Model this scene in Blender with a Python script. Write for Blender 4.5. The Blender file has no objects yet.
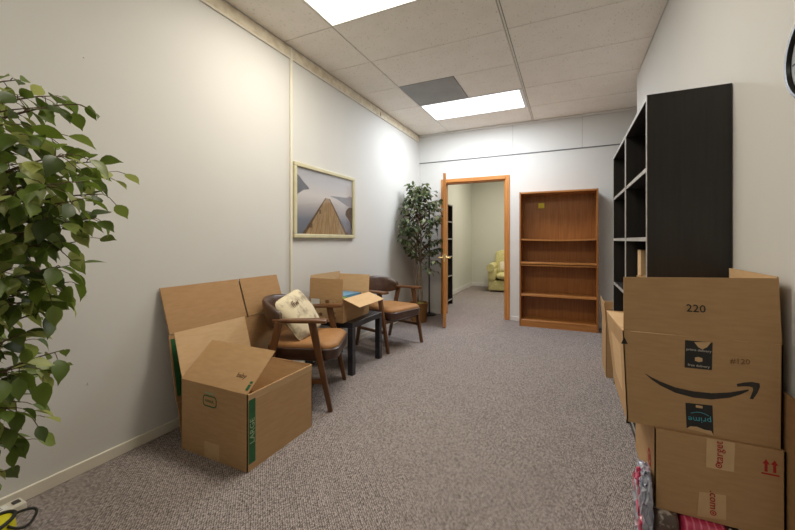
import bpy, bmesh, math, random
from mathutils import Vector, Matrix
random.seed(7)
PI = math.pi
SC = bpy.context.scene
COL = SC.collection

# ---------------------------------------------------------------- camera
EYE = 1.141                     # camera height
FPX = 361.81                    # focal length in pixels of the 795 px frame
YAW = 0.4419
HOR = 240.06                    # horizon row
cam_d = bpy.data.cameras.new('camera')
cam_d.sensor_width = 36.0
cam_d.lens = FPX / 795 * 36.0
cam_d.shift_y = -(265 - HOR) / 795
cam_d.clip_start = 0.02
cam = bpy.data.objects.new('camera', cam_d)
cam.location = (0, 0, EYE)
cam.rotation_euler = (PI / 2, 0, YAW)
COL.objects.link(cam)
SC.camera = cam

# ---------------------------------------------------------------- world, exposure
w = bpy.data.worlds.new('world'); SC.world = w; w.use_nodes = True
w.node_tree.nodes['Background'].inputs[0].default_value = (0.8, 0.85, 1.0, 1)
w.node_tree.nodes['Background'].inputs[1].default_value = 0.2
SC.view_settings.view_transform = 'Standard'
SC.view_settings.look = 'None'
SC.view_settings.gamma = 1.0
SC.view_settings.use_curve_mapping = False
SC.view_settings.exposure = 0.0
LAMP_MAIN, LAMP_FAR, LAMP_REAR, LAMP_ANNEX = 32.0, 43.0, 9.0, 38.0
WARM, COOL = (1.0, 0.925, 0.79), (0.885, 0.94, 1.0)

# ---------------------------------------------------------------- room dimensions
XL, XR, YB, H = -2.156, 0.625, 5.349, 2.799
YR_END = 4.345                  # the right wall ends here and the room widens
YF = -2.75                      # wall behind the camera
XJ = 1.75                       # side wall of the widened end
ROWS0, COLA = 2.3285, -1.665    # ceiling grid

def ray(px, py, d):
    """a point on the floor plan at depth d along the pixel's direction"""
    r = (px - 397.5) / FPX * d
    return Vector((r * math.cos(YAW) - d * math.sin(YAW), r * math.sin(YAW) + d * math.cos(YAW), EYE - (py - HOR) / FPX * d))

# ---------------------------------------------------------------- materials
def mat(name, col, rough=0.6, col2=None, scale=20.0, stretch=(1, 1, 1), bump=0.0, bscale=None, metal=0.0, detail=4, lo=0.35, hi=0.65, spec=0.5, coat=0.0, island=0.0):
    m = bpy.data.materials.new(name); m.use_nodes = True
    nt = m.node_tree; b = nt.nodes['Principled BSDF']
    b.inputs['Roughness'].default_value = rough
    b.inputs['Metallic'].default_value = metal
    b.inputs['Specular IOR Level'].default_value = spec
    b.inputs['Coat Weight'].default_value = coat
    b.inputs['Base Color'].default_value = (*col, 1)
    tc = nt.nodes.new('ShaderNodeTexCoord'); mp = nt.nodes.new('ShaderNodeMapping')
    mp.inputs['Scale'].default_value = stretch
    nt.links.new(tc.outputs['Object'], mp.inputs['Vector'])
    if col2 is not None:
        n = nt.nodes.new('ShaderNodeTexNoise'); n.inputs['Scale'].default_value = scale; n.inputs['Detail'].default_value = detail
        nt.links.new(mp.outputs[0], n.inputs['Vector'])
        r = nt.nodes.new('ShaderNodeValToRGB')
        r.color_ramp.elements[0].position = lo; r.color_ramp.elements[1].position = hi
        r.color_ramp.elements[0].color = (*col, 1); r.color_ramp.elements[1].color = (*col2, 1)
        nt.links.new(n.outputs['Fac'], r.inputs['Fac'])
        nt.links.new(r.outputs['Color'], b.inputs['Base Color'])
    if bump:
        n2 = nt.nodes.new('ShaderNodeTexNoise'); n2.inputs['Scale'].default_value = bscale or scale; n2.inputs['Detail'].default_value = 3
        nt.links.new(mp.outputs[0], n2.inputs['Vector'])
        bp = nt.nodes.new('ShaderNodeBump'); bp.inputs['Strength'].default_value = bump; bp.inputs['Distance'].default_value = 0.004
        nt.links.new(n2.outputs['Fac'], bp.inputs['Height'])
        nt.links.new(bp.outputs[0], b.inputs['Normal'])
    return m

def s2l(r, g, b):
    f = lambda c: ((c / 255 + 0.055) / 1.055) ** 2.4 if c > 10 else c / 255 / 12.92
    return (f(r), f(g), f(b))

def carpet_mat():
    m = bpy.data.materials.new('loop_carpet'); m.use_nodes = True
    nt = m.node_tree; b = nt.nodes['Principled BSDF']; L = nt.links.new
    b.inputs['Roughness'].default_value = 0.95; b.inputs['Specular IOR Level'].default_value = 0.1
    tc = nt.nodes.new('ShaderNodeTexCoord'); mp = nt.nodes.new('ShaderNodeMapping')
    mp.inputs['Rotation'].default_value = (0, 0, math.radians(28)); mp.inputs['Scale'].default_value = (1, 0.55, 1)
    L(tc.outputs['Object'], mp.inputs['Vector'])
    v = nt.nodes.new('ShaderNodeTexVoronoi'); v.inputs['Scale'].default_value = 160
    v.inputs['Randomness'].default_value = 0.4
    L(mp.outputs[0], v.inputs['Vector'])
    n = nt.nodes.new('ShaderNodeTexNoise'); n.inputs['Scale'].default_value = 3.0
    L(tc.outputs['Object'], n.inputs['Vector'])
    r = nt.nodes.new('ShaderNodeValToRGB')
    e = r.color_ramp.elements
    e[0].position = 0.05; e[0].color = (*s2l(228, 214, 208), 1)
    e[1].position = 0.75; e[1].color = (*s2l(58, 50, 48), 1)
    L(v.outputs['Distance'], r.inputs['Fac'])
    hs = nt.nodes.new('ShaderNodeHueSaturation')
    mr = nt.nodes.new('ShaderNodeMapRange'); mr.inputs[3].default_value = 0.93; mr.inputs[4].default_value = 1.07
    L(n.outputs['Fac'], mr.inputs[0]); L(mr.outputs[0], hs.inputs['Value']); L(r.outputs[0], hs.inputs['Color'])
    mx = nt.nodes.new('ShaderNodeMixRGB'); mx.blend_type = 'MULTIPLY'; mx.inputs[0].default_value = 0.35
    L(hs.outputs[0], mx.inputs[1]); L(v.outputs['Color'], mx.inputs[2])
    bw = nt.nodes.new('ShaderNodeRGBToBW'); L(v.outputs['Color'], bw.inputs[0]); L(bw.outputs[0], mx.inputs[2])
    L(mx.outputs[0], b.inputs['Base Color'])
    bp = nt.nodes.new('ShaderNodeBump'); bp.inputs['Strength'].default_value = 0.7; bp.inputs['Distance'].default_value = 0.004; bp.invert = True
    L(v.outputs['Distance'], bp.inputs['Height']); L(bp.outputs[0], b.inputs['Normal'])
    return m

def tile_mat():
    m = mat('fissured_ceiling_tile', s2l(246, 241, 232), 0.9, s2l(250, 245, 237), 6, spec=0.2)
    nt = m.node_tree; b = nt.nodes['Principled BSDF']; L = nt.links.new
    tc = nt.nodes.new('ShaderNodeTexCoord'); mp = nt.nodes.new('ShaderNodeMapping'); mp.inputs['Scale'].default_value = (1, 0.45, 1)
    L(tc.outputs['Object'], mp.inputs['Vector'])
    n = nt.nodes.new('ShaderNodeTexNoise'); n.inputs['Scale'].default_value = 75; n.inputs['Detail'].default_value = 2
    L(mp.outputs[0], n.inputs['Vector'])
    r = nt.nodes.new('ShaderNodeValToRGB'); r.color_ramp.elements[0].position = 0.31; r.color_ramp.elements[1].position = 0.37
    r.color_ramp.elements[0].color = (0.62, 0.6, 0.56, 1); r.color_ramp.elements[1].color = (1, 1, 1, 1)
    L(n.outputs['Fac'], r.inputs['Fac'])
    old = b.inputs['Base Color'].links[0].from_socket
    mx = nt.nodes.new('ShaderNodeMixRGB'); mx.blend_type = 'MULTIPLY'; mx.inputs[0].default_value = 0.6
    L(old, mx.inputs[1]); L(r.outputs[0], mx.inputs[2]); L(mx.outputs[0], b.inputs['Base Color'])
    bp = nt.nodes.new('ShaderNodeBump'); bp.inputs['Strength'].default_value = 0.5; bp.inputs['Distance'].default_value = 0.003
    L(r.outputs[0], bp.inputs['Height']); L(bp.outputs[0], b.inputs['Normal'])
    return m

def wood_mat(name, c1, c2, rough=0.45, axis=2, scale=9.0, bump=0.05):
    st = [7, 7, 7]; st[axis] = 0.35
    return mat(name, c1, rough, c2, scale, tuple(st), bump=bump, bscale=scale, detail=6, lo=0.3, hi=0.7)

def emit_mat(name, col, s):
    m = bpy.data.materials.new(name); m.use_nodes = True
    nt = m.node_tree; b = nt.nodes['Principled BSDF']
    b.inputs['Base Color'].default_value = (0.9, 0.9, 0.9, 1)
    tc = nt.nodes.new('ShaderNodeTexCoord'); n = nt.nodes.new('ShaderNodeTexNoise'); n.inputs['Scale'].default_value = 90
    nt.links.new(tc.outputs['Object'], n.inputs['Vector'])
    mr = nt.nodes.new('ShaderNodeMapRange'); mr.inputs[3].default_value = s * 0.95; mr.inputs[4].default_value = s * 1.05
    nt.links.new(n.outputs['Fac'], mr.inputs[0])
    b.inputs['Emission Color'].default_value = (*col, 1)
    nt.links.new(mr.outputs[0], b.inputs['Emission Strength'])
    return m

def leaf_mat(name, c1, c2, c3):
    m = bpy.data.materials.new(name); m.use_nodes = True
    nt = m.node_tree; b = nt.nodes['Principled BSDF']; L = nt.links.new
    b.inputs['Roughness'].default_value = 0.42
    oi = nt.nodes.new('ShaderNodeObjectInfo'); g = nt.nodes.new('ShaderNodeNewGeometry')
    ad = nt.nodes.new('ShaderNodeMath'); ad.operation = 'ADD'; L(oi.outputs['Random'], ad.inputs[0]); L(g.outputs['Random Per Island'], ad.inputs[1])
    fr = nt.nodes.new('ShaderNodeMath'); fr.operation = 'FRACT'; L(ad.outputs[0], fr.inputs[0])
    r = nt.nodes.new('ShaderNodeValToRGB'); e = r.color_ramp.elements
    e[0].position = 0; e[0].color = (*c1, 1); e[1].position = 1; e[1].color = (*c3, 1)
    k = e.new(0.6); k.color = (*c2, 1)
    L(fr.outputs[0], r.inputs['Fac']); L(r.outputs[0], b.inputs['Base Color'])
    tr = nt.nodes.new('ShaderNodeBsdfTranslucent'); hs = nt.nodes.new('ShaderNodeHueSaturation'); hs.inputs['Value'].default_value = 1.5; hs.inputs['Hue'].default_value = 0.485
    L(r.outputs[0], hs.inputs['Color']); L(hs.outputs[0], tr.inputs['Color'])
    mx = nt.nodes.new('ShaderNodeMixShader'); mx.inputs[0].default_value = 0.35
    L(b.outputs[0], mx.inputs[1]); L(tr.outputs[0], mx.inputs[2])
    L(mx.outputs[0], nt.nodes['Material Output'].inputs['Surface'])
    return m

def stripes_mat(name, c1, c2, scale, rough=0.3, distort=4.0, rot=(0, 0, 0), lo=0.45, hi=0.55):
    m = bpy.data.materials.new(name); m.use_nodes = True
    nt = m.node_tree; b = nt.nodes['Principled BSDF']; L = nt.links.new
    b.inputs['Roughness'].default_value = rough; b.inputs['Coat Weight'].default_value = 0.5; b.inputs['Coat Roughness'].default_value = 0.12
    tc = nt.nodes.new('ShaderNodeTexCoord'); mp = nt.nodes.new('ShaderNodeMapping'); mp.inputs['Rotation'].default_value = rot
    L(tc.outputs['Object'], mp.inputs['Vector'])
    wv = nt.nodes.new('ShaderNodeTexWave'); wv.inputs['Scale'].default_value = scale; wv.inputs['Distortion'].default_value = distort
    L(mp.outputs[0], wv.inputs['Vector'])
    r = nt.nodes.new('ShaderNodeValToRGB'); r.color_ramp.elements[0].position = lo; r.color_ramp.elements[1].position = hi
    r.color_ramp.elements[0].color = (*c1, 1); r.color_ramp.elements[1].color = (*c2, 1)
    L(wv.outputs['Fac'], r.inputs['Fac']); L(r.outputs[0], b.inputs['Base Color'])
    return m

def wicker_mat(name, c1, c2):
    m = bpy.data.materials.new(name); m.use_nodes = True
    nt = m.node_tree; b = nt.nodes['Principled BSDF']; L = nt.links.new
    b.inputs['Roughness'].default_value = 0.6
    tc = nt.nodes.new('ShaderNodeTexCoord')
    wv = nt.nodes.new('ShaderNodeTexWave'); wv.bands_direction = 'Z'; wv.inputs['Scale'].default_value = 38; wv.inputs['Distortion'].default_value = 1.5
    L(tc.outputs['Object'], wv.inputs['Vector'])
    r = nt.nodes.new('ShaderNodeValToRGB'); r.color_ramp.elements[0].color = (*c1, 1); r.color_ramp.elements[1].color = (*c2, 1)
    L(wv.outputs['Fac'], r.inputs['Fac']); L(r.outputs[0], b.inputs['Base Color'])
    bp = nt.nodes.new('ShaderNodeBump'); bp.inputs['Strength'].default_value = 0.8; bp.inputs['Distance'].default_value = 0.006
    L(wv.outputs['Fac'], bp.inputs['Height']); L(bp.outputs[0], b.inputs['Normal'])
    return m

M = {}
M['carpet'] = carpet_mat()
M['tile'] = tile_mat()
M['plenum'] = mat('dark_seam', s2l(176, 168, 156), 0.9, s2l(160, 152, 142), 8)
M['wall'] = mat('painted_wall', s2l(214, 213, 209), 0.8, s2l(218, 217, 213), 1.2, bump=0.04, bscale=180)
M['annex_wall'] = mat('cream_painted_wall', s2l(212, 213, 201), 0.7, s2l(216, 216, 205), 1.2, bump=0.03, bscale=180)
M['cream'] = mat('cream_gloss_paint', s2l(224, 218, 202), 0.45, s2l(230, 224, 208), 5)
M['white_paint'] = mat('white_gloss_paint', s2l(222, 220, 216), 0.45, s2l(228, 226, 222), 5)
M['border'] = mat('mottled_border_paper', s2l(212, 199, 174), 0.75, s2l(234, 225, 204), 9, (1, 1.6, 2), detail=6)
M['grey_panel'] = mat('grey_panel', s2l(138, 138, 136), 0.5, s2l(150, 150, 147), 3)
M['fix_white'] = mat('white_enamel', s2l(225, 223, 216), 0.4, s2l(230, 228, 222), 4)
M['rail_dark'] = mat('rail_shadow_strip', s2l(96, 96, 98), 0.5, s2l(110, 110, 112), 14)  # wall rail, its thin shadow put into the dark grey
M['oak'] = wood_mat('honey_oak', s2l(176, 112, 52), s2l(206, 142, 74), 0.4)
M['oak_h'] = wood_mat('honey_oak_level', s2l(176, 112, 52), s2l(206, 142, 74), 0.4, axis=0)
M['brass'] = mat('brass', s2l(226, 200, 140), 0.3, s2l(234, 210, 152), 30, metal=0.6)
M['teak'] = wood_mat('teak_veneer', s2l(138, 86, 38), s2l(166, 108, 54), 0.4)
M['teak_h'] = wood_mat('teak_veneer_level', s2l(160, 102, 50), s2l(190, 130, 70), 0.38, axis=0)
M['sticky'] = mat('yellow_note', s2l(216, 200, 60), 0.8, s2l(224, 208, 70), 20)
M['black'] = wood_mat('black_ash', s2l(30, 28, 26), s2l(40, 37, 34), 0.42, bump=0.08)
M['edge'] = mat('pale_grey_edge', s2l(150, 148, 144), 0.5, s2l(176, 174, 170), 24)  # mottled pale grey for shelf edges and panel joints
M['table_black'] = mat('black_table', s2l(44, 44, 48), 0.35, s2l(52, 52, 56), 12)
CB1, CB2 = s2l(182, 146, 104), s2l(189, 153, 111)
M['card'] = mat('cardboard', CB1, 0.75, CB2, 14, (1, 1, 6), bump=0.06, bscale=60, spec=0.25)
M['card_dark'] = mat('kraft_cardboard', s2l(168, 131, 90), 0.75, s2l(175, 138, 97), 14, (1, 1, 6), bump=0.06, bscale=60, spec=0.25)
M['card_in'] = mat('cardboard_inside', s2l(206, 172, 130), 0.8, s2l(212, 179, 138), 14, (1, 1, 6), bump=0.06, bscale=60, spec=0.2)
M['green_ink'] = mat('green_ink', s2l(30, 92, 52), 0.6, s2l(36, 100, 58), 30)
M['pale_ink'] = mat('pale_green_ink', s2l(150, 176, 140), 0.7, s2l(156, 180, 146), 30)
M['black_ink'] = mat('black_ink', s2l(38, 34, 32), 0.5, s2l(48, 42, 38), 30)
M['marker'] = mat('marker_ink', s2l(92, 62, 34), 0.7, s2l(98, 66, 38), 30)
M['marker_faint'] = mat('faint_pencil', s2l(132, 98, 62), 0.7, s2l(138, 104, 68), 30)
M['red_ink'] = mat('red_ink', s2l(172, 34, 38), 0.6, s2l(180, 40, 42), 30)
M['tape'] = mat('clear_packing_tape', s2l(206, 172, 128), 0.2, s2l(212, 178, 134), 20, coat=0.4)
M['tape_black'] = mat('black_printed_tape', s2l(26, 26, 28), 0.3, s2l(32, 32, 34), 20)
M['tape_teal'] = mat('teal_ink', s2l(70, 160, 176), 0.5, s2l(76, 166, 182), 20)
M['tape_white'] = mat('pale_ink', s2l(190, 184, 172), 0.5, s2l(200, 194, 182), 20)
M['leather'] = mat('brown_leather', s2l(66, 46, 36), 0.33, s2l(82, 58, 46), 16, bump=0.12, bscale=90, detail=5)
M['tan'] = mat('tan_seat_vinyl', s2l(156, 110, 62), 0.6, s2l(170, 122, 72), 10, bump=0.08, bscale=140)
M['walnut'] = wood_mat('walnut', s2l(84, 54, 30), s2l(112, 74, 44), 0.35, axis=2)
M['walnut_h'] = wood_mat('walnut_arm', s2l(88, 57, 33), s2l(120, 80, 48), 0.32, axis=0)
M['floral'] = mat('floral_fabric', s2l(220, 207, 176), 0.9, s2l(158, 144, 122), 13, detail=3, lo=0.5, hi=0.68)
M['frame_gold'] = mat('pale_gold_frame', s2l(204, 196, 158), 0.4, s2l(214, 207, 172), 12, spec=0.6)
M['bark'] = mat('pale_bark', s2l(150, 136, 118), 0.85, s2l(120, 104, 86), 22, (1, 1, 0.3), bump=0.2)
M['twig'] = mat('brown_twig', s2l(84, 66, 44), 0.8, s2l(104, 84, 58), 40)
M['leaf_near'] = leaf_mat('ficus_leaf', s2l(60, 78, 28), s2l(100, 124, 46), s2l(178, 186, 112))
M['leaf_far'] = leaf_mat('ficus_leaf_small', s2l(48, 62, 40), s2l(84, 102, 66), s2l(150, 156, 118))
M['wicker'] = wicker_mat('wicker', s2l(92, 58, 24), s2l(186, 134, 68))
M['moss'] = mat('dry_moss', s2l(120, 116, 50), 0.95, s2l(160, 150, 70), 60, bump=0.5)
M['pole_black'] = mat('black_powder_coat', s2l(22, 22, 24), 0.4, s2l(28, 28, 30), 20)
M['plastic_white'] = mat('ivory_plastic', s2l(214, 208, 192), 0.4, s2l(220, 214, 198), 20)
M['plastic_dark'] = mat('dark_slot', s2l(60, 58, 54), 0.6, s2l(70, 66, 62), 20)
M['yellow_bag'] = mat('yellow_nylon', s2l(214, 206, 26), 0.55, s2l(222, 214, 40), 40)
M['bag_black'] = mat('black_webbing', s2l(30, 30, 26), 0.7, s2l(38, 38, 32), 60)
M['upholstery'] = mat('yellow_green_upholstery', s2l(198, 190, 126), 0.9, s2l(216, 208, 156), 26, bump=0.1, bscale=60)
M['pillow_pale'] = mat('pale_pillow', s2l(214, 204, 178), 0.9, s2l(224, 214, 190), 20)
M['clock_face'] = mat('clock_face', s2l(200, 206, 214), 0.08, s2l(206, 212, 220), 6, coat=1.0)
M['black_rim'] = mat('black_plastic', s2l(24, 24, 26), 0.3, s2l(30, 30, 32), 20)
M['pink_plaid'] = stripes_mat('pink_print_wrap', s2l(196, 50, 92), s2l(222, 112, 140), 16, distort=0.3, lo=0.8, hi=0.9)
M['zebra'] = stripes_mat('zebra_print_wrap', s2l(30, 26, 26), s2l(226, 218, 206), 9, distort=9)
M['film'] = mat('crinkled_plastic_film', s2l(176, 180, 196), 0.18, s2l(222, 170, 182), 9, bump=0.9, bscale=22, coat=0.6, lo=0.5, hi=0.6)
M['brown_print'] = mat('brown_dotted_wrap', s2l(92, 74, 66), 0.3, s2l(206, 198, 190), 18, lo=0.5, hi=0.56, coat=0.5)
M['book_green'] = mat('green_cover', s2l(104, 146, 52), 0.4, s2l(120, 160, 66), 8)
M['book_blue'] = mat('blue_cover', s2l(92, 148, 186), 0.4, s2l(104, 158, 194), 8)
M['paper'] = mat('white_paper', s2l(220, 220, 214), 0.8, s2l(226, 226, 220), 10)
M['label_pale'] = mat('pale_print', s2l(190, 160, 120), 0.7, s2l(120, 84, 52), 22, lo=0.52, hi=0.58)

# ---------------------------------------------------------------- helpers
def link(name, me, m=None, parent=None, smooth=False):
    o = bpy.data.objects.new(name, me); COL.objects.link(o)
    if m is not None and not me.materials:
        me.materials.append(m)
    if parent is not None:
        o.parent = parent
    if smooth:
        for p in me.polygons: p.use_smooth = True
    return o

def obj(name, bm, m, parent=None, smooth=False, sharp=None):
    me = bpy.data.meshes.new(name)
    bmesh.ops.recalc_face_normals(bm, faces=bm.faces)
    bm.to_mesh(me); bm.free()
    o = link(name, me, m, parent, smooth)
    if smooth and sharp:
        me.set_sharp_from_angle(angle=math.radians(sharp))
    return o

def bx(bm, x0, x1, y0, y1, z0, z1, bev=0.0, seg=1):
    vs = [bm.verts.new((x, y, z)) for x in (x0, x1) for y in (y0, y1) for z in (z0, z1)]
    fs = [bm.faces.new([vs[i] for i in f]) for f in ((0, 1, 3, 2), (4, 6, 7, 5), (0, 4, 5, 1), (2, 3, 7, 6), (0, 2, 6, 4), (1, 5, 7, 3))]
    if bev:
        es = list({e for f in fs for e in f.edges})
        bmesh.ops.bevel(bm, geom=es, offset=bev, segments=seg, affect='EDGES', profile=0.5)

def box(name, dims, m, parent=None, bev=0.0, seg=1, smooth=False):
    bm = bmesh.new(); bx(bm, *dims, bev=bev, seg=seg)
    return obj(name, bm, m, parent, smooth, 40)

def prism(bm, quad, t, inner=False):
    """a slab: polygon in space thickened by t against its normal"""
    q = [Vector(p) for p in quad]
    n = (q[1] - q[0]).cross(q[-1] - q[0]).normalized()
    a = [bm.verts.new(p) for p in q]; b = [bm.verts.new(p - n * t) for p in q]
    bm.faces.new(a); f_in = bm.faces.new(b[::-1])
    if inner: f_in.material_index = 1
    for i in range(len(q)):
        j = (i + 1) % len(q)
        bm.faces.new((a[i], b[i], b[j], a[j]))

def slab(name, quad, t, m, parent=None, m_in=None):
    bm = bmesh.new(); prism(bm, quad, t, m_in is not None)
    o = obj(name, bm, m, parent)
    if m_in is not None: o.data.materials.append(m_in)
    return o

def tube(bm, pts, radii, n=8, closed=False):
    pts = [Vector(p) for p in pts]
    if not isinstance(radii, (list, tuple)): radii = [radii] * len(pts)
    rings = []; up = Vector((0.31, 0.22, 0.92)).normalized()
    for i, p in enumerate(pts):
        if closed: d = pts[(i + 1) % len(pts)] - pts[i - 1]
        else: d = pts[min(i + 1, len(pts) - 1)] - pts[max(i - 1, 0)]
        d.normalize()
        s = d.cross(up)
        if s.length < 0.05: s = d.cross(Vector((1, 0, 0)))
        s.normalize(); u = s.cross(d)
        rings.append([bm.verts.new(p + (s * math.cos(a) + u * math.sin(a)) * radii[i]) for a in (2 * PI * k / n for k in range(n))])
    m = len(pts) if closed else len(pts) - 1
    for i in range(m):
        A, B = rings[i], rings[(i + 1) % len(pts)]
        for k in range(n):
            bm.faces.new((A[k], A[(k + 1) % n], B[(k + 1) % n], B[k]))
    if not closed:
        bm.faces.new(rings[0][::-1]); bm.faces.new(rings[-1])

def lathe(bm, prof, n=24, c=(0, 0)):
    rings = []
    for r, z in prof:
        rings.append([bm.verts.new((c[0] + r * math.cos(2 * PI * k / n), c[1] + r * math.sin(2 * PI * k / n), z)) for k in range(n)])
    for A, B in zip(rings, rings[1:]):
        for k in range(n):
            bm.faces.new((A[k], A[(k + 1) % n], B[(k + 1) % n], B[k]))
    bm.faces.new(rings[0][::-1]); bm.faces.new(rings[-1])

def bar(bm, p0, p1, w0, d0, w1=None, d1=None, up=(1, 0, 0)):
    """tapered rectangular bar between two points; w along `up`-ish direction"""
    p0, p1 = Vector(p0), Vector(p1); w1 = w1 or w0; d1 = d1 or d0
    ax = (p1 - p0).normalized(); u = Vector(up); u = (u - ax * u.dot(ax)).normalized(); v = ax.cross(u)
    A = [bm.verts.new(p0 + u * a * w0 / 2 + v * b * d0 / 2) for a, b in ((-1, -1), (1, -1), (1, 1), (-1, 1))]
    B = [bm.verts.new(p1 + u * a * w1 / 2 + v * b * d1 / 2) for a, b in ((-1, -1), (1, -1), (1, 1), (-1, 1))]
    fs = [bm.faces.new(A[::-1]), bm.faces.new(B)] + [bm.faces.new((A[i], A[(i + 1) % 4], B[(i + 1) % 4], B[i])) for i in range(4)]
    es = list({e for f in fs for e in f.edges})
    bmesh.ops.bevel(bm, geom=es, offset=min(w0, d0, w1, d1) * 0.18, segments=2, affect='EDGES', profile=0.5)

def pillow(bm, sx, sy, sz, e=0.35, nu=28, nv=16, pinch=0.0, mat4=None):
    """a superellipsoid: square-ish outline with a soft swelling"""
    sg = lambda v, p: math.copysign(abs(v) ** p, v)
    rings = []
    for i in range(1, nv):
        ph = -PI / 2 + PI * i / nv
        ring = []
        for k in range(nu):
            th = 2 * PI * k / nu
            cx_, cy_ = sg(math.cos(th), e), sg(math.sin(th), e)
            c = sg(math.cos(ph), 0.55)
            x, y, z = sx * cx_ * c, sy * cy_ * c, sz * sg(math.sin(ph), 0.9)
            if pinch: z *= 1 - pinch * (abs(cx_ * cy_ * c * c))
            p = Vector((x, y, z))
            ring.append(bm.verts.new(mat4 @ p if mat4 else p))
        rings.append(ring)
    lo = Vector((0, 0, -sz)); hi = Vector((0, 0, sz))
    a = bm.verts.new(mat4 @ lo if mat4 else lo); b = bm.verts.new(mat4 @ hi if mat4 else hi)
    for A, B in zip(rings, rings[1:]):
        for k in range(nu):
            bm.faces.new((A[k], A[(k + 1) % nu], B[(k + 1) % nu], B[k]))
    for k in range(nu):
        bm.faces.new((a, rings[0][(k + 1) % nu], rings[0][k])); bm.faces.new((b, rings[-1][k], rings[-1][(k + 1) % nu]))

def tag(o, label, cat, group=None):
    o['label'] = label; o['category'] = cat
    if group: o['group'] = group
    return o

def thing(name, label, cat, loc=(0, 0, 0), rz=0.0, group=None):
    o = bpy.data.objects.new(name, None); COL.objects.link(o)
    o.empty_display_size = 0.05
    o.location = loc; o.rotation_euler = (0, 0, rz)
    return tag(o, label, cat, group)

def struct(o, label=None):
    o['kind'] = 'structure'
    if label: o['label'] = label
    return o

def text(name, s, size, m, parent, org, xd, yd, thick=0.0004, align='CENTER'):
    """flat lettering lying on a face: org = centre, xd / yd = reading and up directions"""
    cu = bpy.data.curves.new(name, 'FONT'); cu.body = s; cu.size = size; cu.align_x = align; cu.align_y = 'CENTER'; cu.extrude = thick
    cu.resolution_u = 2
    tmp = bpy.data.objects.new('tmp', cu); COL.objects.link(tmp)
    dg = bpy.context.evaluated_depsgraph_get(); dg.update()
    me = bpy.data.meshes.new_from_object(tmp.evaluated_get(dg)); me.name = name
    bpy.data.objects.remove(tmp)
    xd, yd = Vector(xd).normalized(), Vector(yd).normalized(); zd = xd.cross(yd)
    me.transform(Matrix((xd, yd, zd)).transposed().to_4x4()); me.transform(Matrix.Translation(Vector(org) + zd * (thick + 0.0008)))
    me.materials.clear()
    return link(name, me, m, parent)

def flat(name, pts2, m, parent, org, xd, yd, lift=0.0008, t=0.0006):
    """flat print: a polygon in the face's own axes"""
    xd, yd = Vector(xd).normalized(), Vector(yd).normalized(); zd = xd.cross(yd)
    q = [Vector(org) + xd * a + yd * b + zd * lift for a, b in pts2]
    return slab(name, q, t, m, parent)

def strip_poly(name, left, right, m, parent, org, xd, yd, lift=0.0008):
    """flat print made of a run of quads between two outlines"""
    xd, yd = Vector(xd).normalized(), Vector(yd).normalized(); zd = xd.cross(yd); bm = bmesh.new()
    P = lambda p: bm.verts.new(Vector(org) + xd * p[0] + yd * p[1] + zd * lift)
    A = [P(p) for p in left]; B = [P(p) for p in right]
    for i in range(len(A) - 1): bm.faces.new((A[i], A[i + 1], B[i + 1], B[i]))
    return obj(name, bm, m, parent)

def ring_pts(r, n=24, sx=1.0, sy=1.0):
    return [(r * sx * math.cos(2 * PI * k / n), r * sy * math.sin(2 * PI * k / n)) for k in range(n + 1)]

def rr_pts(w_, h_, r, n=5):
    out = []
    for cx_, cy_, a0 in ((w_ / 2 - r, h_ / 2 - r, 0), (-w_ / 2 + r, h_ / 2 - r, 90), (-w_ / 2 + r, -h_ / 2 + r, 180), (w_ / 2 - r, -h_ / 2 + r, 270)):
        out += [(cx_ + r * math.cos(math.radians(a0 + 90 * k / n)), cy_ + r * math.sin(math.radians(a0 + 90 * k / n))) for k in range(n + 1)]
    return out + [out[0]]

# ================================================================ THE ROOM
T = 0.12
AX0, AY1 = -2.19, 9.0           # the room beyond the door
struct(box('floor', (XL - T, XJ + T, YF - T, AY1 + T, -0.06, 0), M['carpet']), 'brown grey loop pile carpet')
# left wall
wl = struct(box('wall_left', (XL - T, XL, YF, YB + T, 0, H + 0.1), M['wall']))
# back wall with the door opening
DX0, DX1, DH = -1.73, -0.812, 2.02
bm = bmesh.new()
bx(bm, XL, DX0, YB, YB + T, 0, H + 0.1); bx(bm, DX1, XJ, YB, YB + T, 0, H + 0.1); bx(bm, DX0, DX1, YB, YB + T, DH, H + 0.1)
wb = struct(obj('wall_back', bm, M['wall']))
struct(box('wall_right', (XR, XR + T, YF, YR_END, 0, H + 0.1), M['wall']))
struct(box('wall_alcove', (XJ, XJ + T, YR_END - T, YB + T, 0, H + 0.1), M['wall']))
struct(box('wall_return', (XR + T, XJ, YR_END - T, YR_END, 0, H + 0.1), M['wall']))
struct(box('wall_front', (XL - T, XR + T, YF - T, YF, 0, H + 0.1), M['wall']))
# room beyond the door
struct(box('wall_annex_left', (AX0 - T, AX0, YB + T, AY1, 0, H + 0.1), M['annex_wall']))
struct(box('wall_annex_far', (AX0 - T, XJ + T, AY1, AY1 + T, 0, H + 0.1), M['annex_wall']))
struct(box('wall_annex_right', (XJ, XJ + T, YB + T, AY1, 0, H + 0.1), M['annex_wall']))
bm = bmesh.new()
bx(bm, AX0, DX0 - 0.08, YB + T, YB + T + 0.012, 0, H); bx(bm, DX1 + 0.08, XJ, YB + T, YB + T + 0.012, 0, H); bx(bm, DX0 - 0.08, DX1 + 0.08, YB + T, YB + T + 0.012, DH + 0.08, H)
struct(obj('wall_annex_near', bm, M['annex_wall']))
struct(box('ceiling_annex', (AX0, XJ, YB + T, AY1, H, H + 0.1), M['tile']))

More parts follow.
